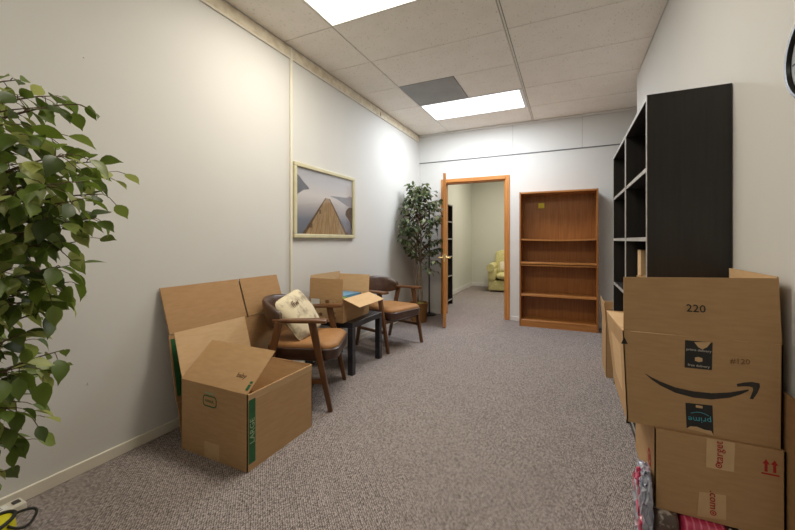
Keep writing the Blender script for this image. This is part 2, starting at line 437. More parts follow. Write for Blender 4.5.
# baseboards
struct(box('baseboard_left', (XL, XL + 0.012, YF, YB, 0, 0.058), M['cream'], bev=0.003))
bm = bmesh.new(); bx(bm, XL + 0.012, DX0 - 0.07, YB - 0.012, YB, 0, 0.06, 0.003); bx(bm, DX1 + 0.07, XJ, YB - 0.012, YB, 0, 0.06, 0.003)
struct(obj('baseboard_back', bm, M['white_paint']))
struct(box('baseboard_right', (XR - 0.012, XR, YF, YR_END, 0, 0.06), M['cream'], bev=0.003))
struct(box('baseboard_annex_left', (AX0, AX0 + 0.012, YB + T + 0.02, AY1, 0, 0.09), M['white_paint'], bev=0.003))
struct(box('baseboard_annex_far', (AX0 + 0.012, XJ, AY1 - 0.012, AY1, 0, 0.09), M['white_paint'], bev=0.003))

# left wall: border band under the ceiling, its moulding, the upright batten
band = struct(box('trim_1', (XL, XL + 0.006, YF, YB - 0.001, H - 0.1, H - 0.008), M['border']), 'mottled beige border band under the ceiling')
box('moulding', (XL, XL + 0.016, YF, YB - 0.001, H - 0.112, H - 0.098), M['cream'], band, bev=0.003)
flat('torn_paper', [(0, 0), (0.05, 0.012), (0.13, -0.006), (0.06, 0.0)], M['walnut'], band, (XL + 0.008, 3.9, H - 0.1), (0, 1, 0), (0, 0, 1))
flat('torn_paper', [(0, 0), (0.03, -0.01), (0.02, 0.06)], M['walnut'], band, (XL + 0.009, 4.02, H - 0.09), (0, 1, 0), (0, 0, 1))
struct(box('trim_2', (XL, XL + 0.018, 2.396, 2.424, 0.058, H - 0.006), M['cream'], bev=0.004), 'cream vertical batten on the left wall')
# back wall: rail strip high up with its shadow painted dark, top angle, faint panel joints
struct(box('trim_3', (XL + 0.006, XJ, YB - 0.008, YB, 2.349, 2.361), M['rail_dark']), 'thin dark strip high on the back wall')
struct(box('trim_4', (XL + 0.006, XJ, YB - 0.02, YB, H - 0.03, H - 0.002), M['white_paint'], bev=0.003))
struct(box('trim_5', (XL, XL + 0.014, YB - 0.016, YB - 0.002, 2.06, H - 0.1), M['white_paint']))
for i, x in enumerate((-0.72, 0.16)):
    box('panel_joint', (x, x + 0.004, YB - 0.0015, YB, 2.362, H - 0.03), M['edge'], wb)

# nail heads on the left wall
for y, z in ((0.966, 0.43), (0.95, 2.04), (0.96, 0.87)):
    bm = bmesh.new(); tube(bm, [(XL, y, z), (XL + 0.004, y, z)], 0.003, 8)
    obj('nail', bm, M['white_paint'], wl)

# ---------------------------------------------------------------- ceiling of single tiles
ceil_o = struct(box('ceiling', (XL - T, XJ + T, YF - T, YB + T, H + 0.02, H + 0.1), M['plenum']), 'dropped ceiling of fissured tiles')
G = 0.0035
def tile(x0, x1, y0, y1):
    bm = bmesh.new(); bx(bm, x0 + G, x1 - G, y0 + G, y1 - G, H, H + 0.018, bev=0.0025)
    return obj('ceiling_tile', bm, M['tile'], ceil_o)
cols = [(XL, COLA), (COLA, COLA + 1.211), (COLA + 1.229, XR)]
rows = [ROWS0 + 0.61 * k for k in range(-9, 6)]
rows = [max(r, YF) for r in rows]; rows[-1] = YB
lamp_rows = {round(ROWS0 - 0.61, 2), round(ROWS0 + 3 * 0.61, 2), round(ROWS0 - 5 * 0.61, 2)}
for y0, y1 in zip(rows, rows[1:]):
    if y1 - y0 < 0.05: continue
    for ci, (x0, x1) in enumerate(cols):
        if ci == 1 and round(y0, 2) in lamp_rows: continue
        if ci == 1 and abs(y0 - (ROWS0 + 2 * 0.61)) < 0.01:
            tile(x0 + 0.61, x1, y0, y1); continue
        if ci == 2 and y1 > YR_END + 0.3:
            tile(x0, x0 + 1.208, y0, y1); tile(x0 + 1.208, XJ, y0, y1); continue
        tile(x0, x1, y0, y1)
runner = struct(box('trim_6', (COLA + 1.214, COLA + 1.226, YF, YB, H - 0.001, H + 0.01), M['tile']), 'ceiling runner')
gp = thing('ceiling_panel', 'flat grey square panel in the ceiling beside the far lit fixture', 'ceiling panel', (COLA + 0.305, ROWS0 + 2.5 * 0.61, H))
box('panel', (-0.302, 0.302, -0.302, 0.302, -0.001, 0.016), M['grey_panel'], gp, bev=0.002)
box('back_plate', (-0.29, 0.29, -0.29, 0.29, 0.0165, 0.0195), M['fix_white'], gp)

def troffer(label, x0, y0, col, power, h=H, group='ceiling light fixtures'):
    t = thing('ceiling_light', label, 'ceiling light', (x0 + 0.61, y0 + 0.305, h), 0, group)
    bm = bmesh.new()
    for d in ((-0.607, 0.598, -0.302, -0.288), (-0.607, 0.598, 0.288, 0.302), (-0.607, -0.593, -0.288, 0.288), (0.562, 0.598, -0.288, 0.288)):
        bx(bm, *d, -0.003, 0.016)
    obj('frame', bm, M['fix_white'], t)
    box('diffuser', (-0.593, 0.562, -0.288, 0.288, 0.0, 0.008), emit_mat('lit_diffuser', col, 2.2), t)
    ld = bpy.data.lights.new('tubes', 'AREA'); ld.shape = 'RECTANGLE'; ld.size = 1.15; ld.size_y = 0.57
    ld.energy = power; ld.color = col
    lo = bpy.data.objects.new('tubes', ld); COL.objects.link(lo); lo.parent = t; lo.location = (-0.016, 0, -0.003)
    return t
troffer('near lit fluorescent ceiling fixture cut off by the top edge', COLA, ROWS0 - 0.61, WARM, LAMP_MAIN)
troffer('far lit fluorescent ceiling fixture next to the grey square panel', COLA, ROWS0 + 3 * 0.61, COOL, LAMP_FAR)
troffer('ceiling fixture behind the viewer over the front of the room', COLA, ROWS0 - 5 * 0.61, WARM, LAMP_REAR)
troffer('unseen ceiling fixture added to light the room beyond the open door', -1.35, 7.1, (1.0, 0.93, 0.8), LAMP_ANNEX, H - 0.02)  # out of sight, put in so the far room is lit

# ---------------------------------------------------------------- door
dr = bpy.data.objects.new('door_1', None); COL.objects.link(dr); dr.location = (DX0, YB, 0)
struct(dr, 'honey oak door standing open, seen edge-on, with brass levers')
cas = 0.052
def casing(name, x0, x1, y0, y1, z0, z1, m): return box(name, (x0 - DX0, x1 - DX0, y0 - YB, y1 - YB, z0, z1), m, dr, bev=0.004)
casing('casing', DX0 - cas, DX0 + 0.004, YB - 0.016, YB - 0.0005, 0, DH + cas, M['oak'])
casing('casing', DX1 - 0.004, DX1 + cas, YB - 0.016, YB - 0.0005, 0, DH + cas, M['oak'])
casing('casing', DX0 + 0.004, DX1 - 0.004, YB - 0.016, YB - 0.0005, DH - 0.004, DH + cas, M['oak_h'])
casing('jamb', DX0, DX0 + 0.018, YB - 0.0005, YB + T, 0, DH, M['oak'])
casing('jamb', DX1 - 0.018, DX1, YB - 0.0005, YB + T, 0, DH, M['oak'])
casing('jamb', DX0 + 0.018, DX1 - 0.018, YB - 0.0005, YB + T, DH - 0.018, DH, M['oak_h'])
casing('door_stop', DX1 - 0.03, DX1 - 0.018, YB + 0.04, YB + 0.07, 0, DH - 0.018, M['oak'])
for s, x0 in ((0, DX0 - cas), (1, DX1 - 0.004)):
    casing('casing', x0, x0 + cas + 0.004, YB + T + 0.0125, YB + T + 0.026, 0, DH + cas, M['oak'])
leaf_len = 0.868
ang = math.atan2(4.50 - (YB - 0.02), -1.452 - (DX0 + 0.02))
lf = box('door_leaf', (0, leaf_len, -0.018, 0.018, 0.012, 2.008), M['oak'], dr, bev=0.002)
lf.location = (0.02, -0.03, 0); lf.rotation_euler = (0, 0, ang)
for s in (-1, 1):
    bm = bmesh.new()
    tube(bm, [(leaf_len - 0.06, s * 0.018, 0.912), (leaf_len - 0.06, s * 0.024, 0.912)], 0.03, 20)
    tube(bm, [(leaf_len - 0.06, s * 0.024, 0.912), (leaf_len - 0.06, s * 0.072, 0.912)], 0.012, 12)
    tube(bm, [(leaf_len - 0.05, s * 0.068, 0.912), (leaf_len - 0.11, s * 0.072, 0.914), (leaf_len - 0.165, s * 0.064, 0.908)], [0.013, 0.012, 0.009], 12)
    obj('lever_handle', bm, M['brass'], lf, True, 40)
box('latch_plate', (leaf_len, leaf_len + 0.0015, -0.012, 0.012, 0.86, 0.965), M['brass'], lf)
for z in (0.25, 1.05, 1.8):
    bm = bmesh.new(); tube(bm, [(-0.012, -0.018, z), (-0.012, -0.018, z + 0.09)], 0.006, 10)
    obj('hinge', bm, M['brass'], lf)

# ================================================================ BROWN BOOKCASE
bc = thing('wooden_bookcase', 'reddish brown wooden bookcase, empty, against the back wall beside the doorway', 'bookcase', (-0.131, 5.05, 0), math.radians(0.8))
W2, DP, HT = 0.462, 0.28, 1.776
box('side_panel', (-W2, -W2 + 0.02, 0, DP, 0, HT), M['teak'], bc, bev=0.002)
box('side_panel', (W2 - 0.02, W2, 0, DP, 0, HT), M['teak'], bc, bev=0.002)
box('top_panel', (-W2 + 0.02, W2 - 0.02, 0, DP, HT - 0.024, HT - 0.002), M['teak_h'], bc, bev=0.002)
box('back_panel', (-W2 + 0.02, W2 - 0.02, DP - 0.012, DP - 0.003, 0.06, HT - 0.024), M['teak'], bc)
box('plinth', (-W2 + 0.02, W2 - 0.02, 0.006, 0.024, 0, 0.066), M['teak_h'], bc)
for z, th in ((0.066, 0.022), (0.402, 0.024), (0.826, 0.024), (0.8, 0.018)):
    box('shelf', (-W2 + 0.02, W2 - 0.02, 0.004 if z != 0.8 else 0.012, DP - 0.013, z, z + th), M['teak_h'], bc, bev=0.002)
bm = bmesh.new()      # the upper shelf sags in the middle
n = 12
for i in range(n):
    a, b = -W2 + 0.021 + (2 * W2 - 0.042) * i / n, -W2 + 0.021 + (2 * W2 - 0.042) * (i + 1) / n
    f = lambda x: 1.14 - 0.012 * (1 - (x / W2) ** 2)
    vs = [bm.verts.new(p) for p in ((a, 0.006, f(a)), (b, 0.006, f(b)), (b, DP - 0.013, f(b)), (a, DP - 0.013, f(a)), (a, 0.006, f(a) + 0.02), (b, 0.006, f(b) + 0.02), (b, DP - 0.013, f(b) + 0.02), (a, DP - 0.013, f(a) + 0.02))]
    for q in ((3, 2, 1, 0), (4, 5, 6, 7), (0, 1, 5, 4), (2, 3, 7, 6)): bm.faces.new([vs[k] for k in q])
bmesh.ops.remove_doubles(bm, verts=bm.verts, dist=0.0005)
obj('shelf', bm, M['teak_h'], bc)
bm = bmesh.new(); bx(bm, -0.24, -0.165, DP - 0.0152, DP - 0.0145, 1.575, 1.645)
sn = obj('sticky_note', bm, M['sticky']); sn.location = bc.location; sn.rotation_euler = bc.rotation_euler
bm = sn.data
for v in bm.vertices:
    if v.co.z < 1.6: v.co.y -= 0.012
tag(sn, 'small yellow sticky note on the back panel of the brown bookcase', 'sticky note')

# ================================================================ BLACK BOOKCASES
def black_case(label, y0, wdt, depth=0.30, ht=1.803, x_front=0.322, group='tall black bookcases', zs=(0.09, 0.44, 0.79, 1.135, 1.458)):
    t = thing('black_bookcase', label, 'bookcase', (x_front, y0, 0), 0, group)
    D = depth
    for a, b in ((0, 0.02), (wdt - 0.02, wdt)):
        s = box('side_panel', (0.0025, D, a, b, 0, ht), M['black'], t)
        box('edge_band', (0, 0.0024, a, b, 0, ht), M['edge'], s)
    for z, nm in [(ht - 0.02, 'top_panel')] + [(z, 'shelf') for z in zs]:
        s = box(nm, (0.0025 if nm != 'shelf' else 0.0055, D - 0.006, 0.0205, wdt - 0.0205, z, z + 0.0195), M['black'], t)
        box('edge_band', ((0, 0.0024) if nm != 'shelf' else (0.003, 0.0054)) + (0.0205, wdt - 0.0205, z, z + 0.0195), M['edge'], s)
    box('back_panel', (D - 0.0055, D, 0.0205, wdt - 0.0205, 0.03, ht - 0.0205), M['black'], t)
    box('plinth', (0.02, 0.035, 0.0205, wdt - 0.0205, 0, 0.0895), M['black'], t)
    return t
black_case('nearer tall black bookcase, its wide end panel facing the stacked boxes', 1.98, 0.69)
black_case('farther tall black bookcase along the right wall', 2.672, 0.69)

# things on the shelf of the nearer case
t = thing('cardboard_carton', 'narrow upright cardboard carton on a shelf of the nearer black bookcase', 'box', (0.425, 2.50, 0.8105), 0)
box('body', (-0.055, 0.05, -0.05, 0.05, 0, 0.27), M['card_in'], t, bev=0.002)
box('lid_flap', (-0.055, 0.05, -0.05, 0.05, 0.2705, 0.2735), M['card'], t)
bm = bmesh.new(); pillow(bm, 0.03, 0.06, 0.066, 0.7, 14, 8)
rs = random.Random(3)
for v in bm.verts: v.co += Vector((rs.uniform(-1, 1), rs.uniform(-1, 1), rs.uniform(-1, 1))) * 0.012
o = obj('crumpled_paper', bm, M['card_dark']); o.location = (0.372, 2.36, 0.885)
tag(o, 'crumpled brown packing paper on a shelf of the nearer black bookcase', 'paper')

# ================================================================ PICTURE
PY0, PY1, PZ0, PZ1 = 2.43, 3.405, 1.16, 1.822
pc = thing('framed_picture', 'framed picture of a wooden pier on a misty lake', 'picture', (XL, (PY0 + PY1) / 2, PZ0))
PW, PHh = (PY1 - PY0) / 2, PZ1 - PZ0
fw = 0.036
for nm, d in (('frame_rail', (0.002, 0.03, -PW, PW, 0, fw)), ('frame_rail', (0.002, 0.03, -PW, PW, PHh - fw, PHh)), ('frame_stile', (0.002, 0.03, -PW, -PW + fw, fw, PHh - fw)), ('frame_stile', (0.002, 0.03, PW - fw, PW, fw, PHh - fw))):
    fr_ = box(nm, d, M['frame_gold'], pc, bev=0.006, seg=2)
def pic_mat():
    m = bpy.data.materials.new('misty_lake_print'); m.use_nodes = True
    nt = m.node_tree; b = nt.nodes['Principled BSDF']; L = nt.links.new
    b.inputs['Roughness'].default_value = 0.25
    tc = nt.nodes.new('ShaderNodeTexCoord'); sp = nt.nodes.new('ShaderNodeSeparateXYZ'); L(tc.outputs['Object'], sp.inputs[0])
    mr = nt.nodes.new('ShaderNodeMapRange'); mr.inputs[1].default_value = 0; mr.inputs[2].default_value = PHh
    L(sp.outputs['Z'], mr.inputs[0])
    r = nt.nodes.new('ShaderNodeValToRGB'); e = r.color_ramp.elements
    e[0].position = 0; e[0].color = (*s2l(104, 112, 124), 1); e[1].position = 1; e[1].color = (*s2l(168, 168, 174), 1)
    for p, c in ((0.25, (124, 132, 146)), (0.40, (172, 170, 174)), (0.6, (210, 205, 203)), (0.8, (190, 190, 196))):
        k = e.new(p); k.color = (*s2l(*c), 1)
    L(mr.outputs[0], r.inputs['Fac']); L(r.outputs[0], b.inputs['Base Color'])
    return m
prn = box('print', (0.003, 0.012, -PW + fw, PW - fw, fw, PHh - fw), pic_mat(), pc)
iw, ih = 2 * (PW - fw), PHh - 2 * fw      # picture area; (0,0) its lower left as seen
porg = (0.0125, -PW + fw, fw)
def pp(name, pts, m, lift): return flat(name, [(a * iw, b * ih) for a, b in pts], m, prn, porg, (0, 1, 0), (0, 0, 1), lift, 0.0004)
M['hill'] = mat('hill_print', s2l(96, 100, 110), 0.3, s2l(110, 112, 120), 12)
M['hill2'] = mat('far_hill_print', s2l(134, 138, 148), 0.3, s2l(146, 150, 158), 12)
M['tree_p'] = mat('tree_print', s2l(70, 68, 66), 0.3, s2l(88, 84, 80), 40)
M['deck'] = mat('pier_plank_print', s2l(150, 124, 90), 0.35, s2l(178, 152, 114), 14, (1, 4, 0.6))
M['deck_line'] = mat('pier_joint_print', s2l(128, 104, 76), 0.35, s2l(140, 114, 84), 30)
M['deck_dark'] = mat('pier_edge_print', s2l(98, 78, 58), 0.35, s2l(110, 90, 66), 30)
pp('hill', [(0, 0.55), (0.03, 0.60), (0.11, 0.67), (0.2, 0.695), (0.18, 0.73), (0.11, 0.79), (0.05, 0.86), (0, 0.9)], M['hill'], 0.0006)
pp('hill', [(0.55, 0.645), (0.7, 0.61), (0.85, 0.54), (1, 0.47), (1, 0.69), (0.94, 0.71), (0.88, 0.67), (0.75, 0.665), (0.6, 0.655)], M['hill2'], 0.0006)
pp('tree_reflection', [(0.86, 0.42), (0.85, 0.36), (0.90, 0.30), (0.95, 0.24), (0.97, 0.14), (1, 0.1), (1, 0.5), (0.93, 0.50), (0.89, 0.46)], M['tree_p'], 0.0009)
pp('tree_reflection', [(0.88, 0.0), (1, 0.0), (1, 0.2), (0.95, 0.11)], M['hill'], 0.0009)
AP0, AP1, APZ, BL_, BR_ = 0.475, 0.535, 0.60, 0.12, 0.87
pp('pier_deck', [(BL_, 0.0), (BR_, 0.0), (AP1, APZ), (AP0, APZ)], M['deck'], 0.0012)
pp('pier_edge', [(BL_ - 0.03, 0.0), (BL_ + 0.02, 0.0), (AP0 + 0.004, APZ), (AP0 - 0.012, APZ)], M['deck_dark'], 0.0016)
pp('pier_edge', [(BR_ - 0.02, 0.0), (BR_ + 0.025, 0.0), (AP1 + 0.012, APZ), (AP1 - 0.004, APZ)], M['deck_dark'], 0.0016)
for i in range(1, 9):                  # lengthwise board joints converging on the far end
    u = i / 9; a0 = BL_ + (BR_ - BL_) * u; a1 = AP0 + (AP1 - AP0) * u
    pp('board_joint', [(a0 - 0.004, 0.0), (a0 + 0.004, 0.0), (a1 + 0.0006, APZ), (a1 - 0.0006, APZ)], M['deck_line'], 0.0014)
pp('pier_post', [(0.20, 0.10), (0.245, 0.10), (0.245, 0.17), (0.20, 0.16)], M['deck_dark'], 0.002)
pp('pier_post', [(0.36, 0.33), (0.385, 0.33), (0.385, 0.40), (0.36, 0.39)], M['deck_dark'], 0.002)
gl = box('glazing', (0.0165, 0.017, -PW + fw, PW - fw, fw, PHh - fw), M['paper'], pc)
mg = bpy.data.materials.new('picture_glass'); mg.use_nodes = True
nt = mg.node_tree; nt.nodes.remove(nt.nodes['Principled BSDF'])
a_ = nt.nodes.new('ShaderNodeBsdfTransparent'); b_ = nt.nodes.new('ShaderNodeBsdfGlossy'); b_.inputs['Roughness'].default_value = 0.05
mx = nt.nodes.new('ShaderNodeMixShader'); mx.inputs[0].default_value = 0.05; nt.links.new(a_.outputs[0], mx.inputs[1]); nt.links.new(b_.outputs[0], mx.inputs[2])
nt.links.new(mx.outputs[0], nt.nodes['Material Output'].inputs['Surface'])
gl.data.materials.clear(); gl.data.materials.append(mg)

# ================================================================ ARM CHAIRS
def arm_mesh(side):
    """paddle arm: wide at the front, thin where it meets the back"""
    bm = bmesh.new(); st = [(-0.15, 0.05, 0.026, 0.598, 0.245), (-0.08, 0.055, 0.028, 0.600, 0.262), (0.0, 0.066, 0.028, 0.603, 0.272), (0.12, 0.085, 0.028, 0.606, 0.28), (0.20, 0.09, 0.028, 0.606, 0.28), (0.222, 0.078, 0.022, 0.605, 0.279)]
    rings = []
    for x, wd, th, z, y in st:
        ring = []
        for k in range(12):
            a = 2 * PI * k / 12; c, s = math.cos(a), math.sin(a)
            ring.append(bm.verts.new((x, side * y + math.copysign(abs(c) ** 0.5, c) * wd / 2, z + math.copysign(abs(s) ** 0.6, s) * th / 2)))
        rings.append(ring)
    for A, B in zip(rings, rings[1:]):
        for k in range(12): bm.faces.new((A[k], A[(k + 1) % 12], B[(k + 1) % 12], B[k]))
    bm.faces.new(rings[0][::-1]); bm.faces.new(rings[-1])
    return bm
def rounded_outline(f, w_f, w_b, b, n=7):
    """seat outline seen from above: front at x=f, back at x=b"""
    pts = []
    r = 0.09
    for cx_, cy_, a0 in ((f - r, w_f - r, 0), (b + r, w_b - r, 90), (b + r, -w_b + r, 180), (f - r, -w_f + r, 270)):
        for k in range(n):
            a = math.radians(a0 + 90 * k / (n - 1)); pts.append((cx_ + r * math.cos(a), cy_ + r * math.sin(a)))
    return pts
def loft(bm, outlines):
    rings = [[bm.verts.new((x, y, z)) for x, y in pts] for pts, z in outlines]
    n = len(rings[0])
    for A, B in zip(rings, rings[1:]):
        for k in range(n): bm.faces.new((A[k], A[(k + 1) % n], B[(k + 1) % n], B[k]))
    bm.faces.new(rings[0][::-1]); bm.faces.new(rings[-1])
def arm_chair(label, loc, rz):
    t = thing('armchair', label, 'chair', loc, rz, 'matching mid-century armchairs')
    O = lambda f, wf, wb, b, s: [(x * s, y * s) for x, y in rounded_outline(f, wf, wb, b)]
    bm = bmesh.new()
    loft(bm, [(O(0.27, 0.235, 0.20, -0.22, 0.93), 0.315), (O(0.28, 0.245, 0.205, -0.225, 1), 0.335), (O(0.285, 0.25, 0.21, -0.23, 1), 0.40), (O(0.28, 0.245, 0.205, -0.225, 0.98), 0.408)])
    obj('seat_skirt', bm, M['leather'], t, True, 50)
    bm = bmesh.new()
    loft(bm, [(O(0.28, 0.245, 0.205, -0.225, 0.985), 0.4085), (O(0.28, 0.245, 0.205, -0.225, 0.98), 0.422), (O(0.28, 0.245, 0.205, -0.225, 0.92), 0.436), (O(0.28, 0.245, 0.205, -0.225, 0.7), 0.445), (O(0.28, 0.245, 0.205, -0.225, 0.3), 0.449)])
    obj('seat_cushion', bm, M['tan'], t, True, 60)
    # curved leather back band
    bm = bmesh.new(); rings = []
    N = 22
    for i in range(N + 1):
        u = -1 + 2 * i / N; a = u * math.radians(86)
        R = 0.275
        cxx, cyy = -0.085 - 0.175 * math.cos(a), 0.25 * math.sin(a)
        nx, ny = -math.cos(a), math.sin(a)
        hgt = 0.098 * (1 - 0.55 * abs(u) ** 3.0)
        zc = 0.628 - 0.02 * abs(u) ** 2.5
        th = 0.024
        ring = []
        for k in range(14):
            b_ = 2 * PI * k / 14; c, s = math.cos(b_), math.sin(b_)
            off = math.copysign(abs(c) ** 0.7, c) * th; zz = math.copysign(abs(s) ** 0.7, s) * hgt
            lean = -zz * 0.28
            ring.append(bm.verts.new((cxx + nx * (off) + lean * math.cos(a), cyy + ny * off, zc + zz)))
        rings.append(ring)
    for A, B in zip(rings, rings[1:]):
        for k in range(14): bm.faces.new((A[k], A[(k + 1) % 14], B[(k + 1) % 14], B[k]))
    bm.faces.new(rings[0][::-1]); bm.faces.new(rings[-1])
    obj('backrest', bm, M['leather'], t, True, 60)
    for s in (-1, 1):
        obj('armrest', arm_mesh(s), M['walnut_h'], t, True, 50)
        for x0, x1, y1 in ((0.12, 0.245, 0.275), (-0.10, -0.235, 0.265)):
            bm = bmesh.new(); bar(bm, (x1, s * y1, 0), (x0, s * 0.276, 0.594), 0.03, 0.025, 0.05, 0.03)
            obj('leg', bm, M['walnut'], t, True, 40)
        bm = bmesh.new(); bar(bm, (0.195, s * 0.274, 0.2), (-0.185, s * 0.267, 0.2), 0.03, 0.018, up=(0, 0, 1))
        obj('side_stretcher', bm, M['walnut_h'], t)
    bm = bmesh.new(); bar(bm, (0.175, -0.268, 0.30), (0.175, 0.268, 0.30), 0.035, 0.02, up=(0, 0, 1))
    obj('front_rail', bm, M['walnut'], t)
    bm = bmesh.new(); bar(bm, (-0.17, -0.262, 0.30), (-0.17, 0.262, 0.30), 0.035, 0.02, up=(0, 0, 1))
    obj('rear_rail', bm, M['walnut'], t)
    return t
ch1 = arm_chair('wooden armchair holding a floral pillow, behind the open LARGE carton', (-1.765, 2.135, 0), math.radians(24))
ch2 = arm_chair('empty wooden armchair beyond the black table, near the potted ficus', (-1.792, 3.565, 0), math.radians(-16))
# pillow leaning in the near chair
pl = thing('throw_pillow', 'cream floral square pillow leaning in the nearer armchair', 'pillow', (-1.785, 2.09, 0.44), math.radians(2))
bm = bmesh.new()
mx4 = Matrix.Translation((0.0, 0.0, 0.16)) @ Matrix.Rotation(math.radians(58), 4, 'Y') @ Matrix.Rotation(math.radians(14), 4, 'Z')
pillow(bm, 0.165, 0.165, 0.055, 0.28, 36, 16, 0.75, mx4)
obj('cushion_body', bm, M['floral'], pl, True)
bm = bmesh.new()
mz = mx4
seam = []
for k in range(40):
    th = 2 * PI * k / 40; sg = lambda v: math.copysign(abs(v) ** 0.28, v)
    seam.append(mz @ Vector((0.166 * sg(math.cos(th)), 0.166 * sg(math.sin(th)), 0)))
tube(bm, seam, 0.0035, 6, True)
obj('piping', bm, M['floral'], pl, True)
# printed script on the pillow's face
text('script_print', 'ffw', 0.07, M['marker'], pl, mz @ Vector((-0.08, -0.04, 0.054)), mz.to_3x3() @ Vector((0, 1, 0)), mz.to_3x3() @ Vector((-1, 0, 0)))

# ================================================================ SIDE TABLE AND CARTON OF BOOKS
tb = thing('side_table', 'low square black side table between the two armchairs', 'table', (-1.888, 2.845, 0))
box('tabletop', (-0.25, 0.25, -0.265, 0.265, 0.395, 0.445), M['table_black'], tb, bev=0.003)
for sx in (-1, 1):
    for sy in (-1, 1):
        box('leg', (sx * 0.225 - 0.025, sx * 0.225 + 0.025, sy * 0.24 - 0.025, sy * 0.24 + 0.025, 0, 0.395), M['table_black'], tb, bev=0.002)

def carton(name, label, loc, rz, sx, sy, ht, m, m_in, flaps, flare=0.0, t=0.004, group=None):
    """open carton, local box [-sx,sx] x [-sy,sy]; flaps: side -> (angle from straight up outward in degrees, length)"""
    r = thing(name, label, 'box', loc, rz, group)
    F = flare
    b = {'fl': (-sx, -sy, 0), 'fr': (sx, -sy, 0), 'br': (sx, sy, 0), 'bl': (-sx, sy, 0)}
    u = {'fl': (-sx - F, -sy, ht), 'fr': (sx + F, -sy, ht), 'br': (sx + F, sy, ht), 'bl': (-sx - F, sy, ht)}
    parts = {}
    for nm, a, c in (('front', 'fl', 'fr'), ('right', 'fr', 'br'), ('back', 'br', 'bl'), ('left', 'bl', 'fl')):
        parts[nm] = slab('side_panel', [b[a], b[c], u[c], u[a]], t, m, r, m_in)
    slab('bottom_panel', [(-sx + t, -sy + t, 0.004), (sx - t, -sy + t, 0.004), (sx - t, sy - t, 0.004), (-sx + t, sy - t, 0.004)], 0.003, m_in, r)
    nrm = {'front': Vector((0, -1, 0)), 'right': Vector((1, 0, 0)), 'back': Vector((0, 1, 0)), 'left': Vector((-1, 0, 0))}
    for nm, a, c in (('front', 'fl', 'fr'), ('right', 'fr', 'br'), ('back', 'br', 'bl'), ('left', 'bl', 'fl')):
        if nm not in flaps: continue
        ang_, ln = flaps[nm]; ang_ = math.radians(ang_)
        d = nrm[nm] * math.sin(ang_) + Vector((0, 0, 1)) * math.cos(ang_)
        p, q = Vector(u[a]), Vector(u[c]); e = (q - p).normalized() * 0.003
        z = Vector((0, 0, 0.0005)) + d * 0.001
        parts[nm + '_flap'] = slab('flap', [p + e + z, q - e + z, q - e + z + d * ln, p + e + z + d * ln], t, m, r, m_in)
    return r, parts

bk, bp_ = carton('cardboard_carton', 'open cardboard carton of books on the black side table', (-1.882, 2.762, 0.4455), math.radians(2), 0.17, 0.235, 0.2, M['card'], M['card_in'],
    {'front': (-3, 0.165), 'back': (6, 0.165), 'left': (-4, 0.19), 'right': (110, 0.17)})
flat('printed_panel', [(-0.15, 0.03), (0.1, 0.03), (0.1, 0.185), (-0.15, 0.185)], M['label_pale'], bp_['front'], (0, -0.235, 0), (1, 0, 0), (0, 0, 1))
flat('printed_label', [(-0.15, 0.135), (-0.06, 0.135), (-0.06, 0.19), (-0.15, 0.19)], M['paper'], bp_['front'], (0, -0.236, 0), (1, 0, 0), (0, 0, 1))
def book(label, loc, rz, sx, sy, th, m, tilt=0):
    r = thing('book', label, 'book', loc, rz, 'books in the carton on the side table'); r.rotation_euler = (tilt, 0, rz)
    box('cover', (-sx, sx, -sy, sy, 0, 0.002), m, r); box('cover', (-sx, sx, -sy, sy, th - 0.002, th), m, r)
    box('cover_spine', (sx - 0.002, sx, -sy, sy, 0.0021, th - 0.0021), m, r)
    box('page_block', (-sx + 0.004, sx - 0.0025, -sy + 0.004, sy - 0.004, 0.0021, th - 0.0021), M['paper'], r)
zb = 0.4505
book('thick white book at the bottom of the carton on the side table', (-1.88, 2.76, zb), 0, 0.13, 0.2, 0.12, M['paper'])
book('thin white booklet under the blue book in the carton on the side table', (-1.90, 2.83, zb + 0.121), 0.1, 0.11, 0.14, 0.035, M['paper'])
book('blue-covered book lying at the back of the carton on the side table', (-1.90, 2.83, zb + 0.157), -0.08, 0.11, 0.13, 0.04, M['book_blue'])
book('green-covered book at the front of the carton on the side table', (-1.81, 2.61, zb + 0.121), 0.05, 0.06, 0.07, 0.07, M['book_green'])

# ================================================================ OPEN LARGE CARTON (floor)
lc, lp = carton('cardboard_carton', 'open cardboard moving carton marked LARGE on the carpet, front of the chairs', (-1.672, 1.533, 0), 0, 0.25, 0.246, 0.381, M['card'], M['card_in'],
    {'front': (-49, 0.25), 'left': (16, 0.25), 'back': (-158, 0.22), 'right': (-174, 0.24)})
# right face: green strip with LARGE
flat('green_strip', [(-0.238, 0.035), (-0.196, 0.035), (-0.196, 0.365), (-0.238, 0.365)], M['green_ink'], lp['right'], (0.25, 0, 0), (0, 1, 0), (0, 0, 1))
text('lettering', 'LARGE', 0.042, M['pale_ink'], lp['right'], (0.2515, -0.217, 0.195), (0, 0, 1), (0, -1, 0))
# front face: small oval stamp and a strip of tape
strip_poly('oval_stamp', rr_pts(0.105, 0.06, 0.02), rr_pts(0.092, 0.047, 0.015), M['green_ink'], lp['front'], (-0.02, -0.25 + 0.004, 0.3), (1, 0, 0), (0, 0, 1), 0.001)
text('lettering', 'UHAUL', 0.02, M['green_ink'], lp['front'], (-0.02, -0.2462, 0.3), (1, 0, 0), (0, 0, 1))
flat('print_line', [(-0.035, 0.338), (0.03, 0.338), (0.03, 0.345), (-0.035, 0.345)], M['pale_ink'], lp['front'], (-0.02, -0.246, 0), (1, 0, 0), (0, 0, 1))
flat('packing_tape', [(-0.06, 0.0), (0.05, 0.0), (0.05, 0.085), (-0.06, 0.085)], M['tape'], lp['front'], (0.0, -0.246, 0.002), (1, 0, 0), (0, 0, 1), 0.0008)
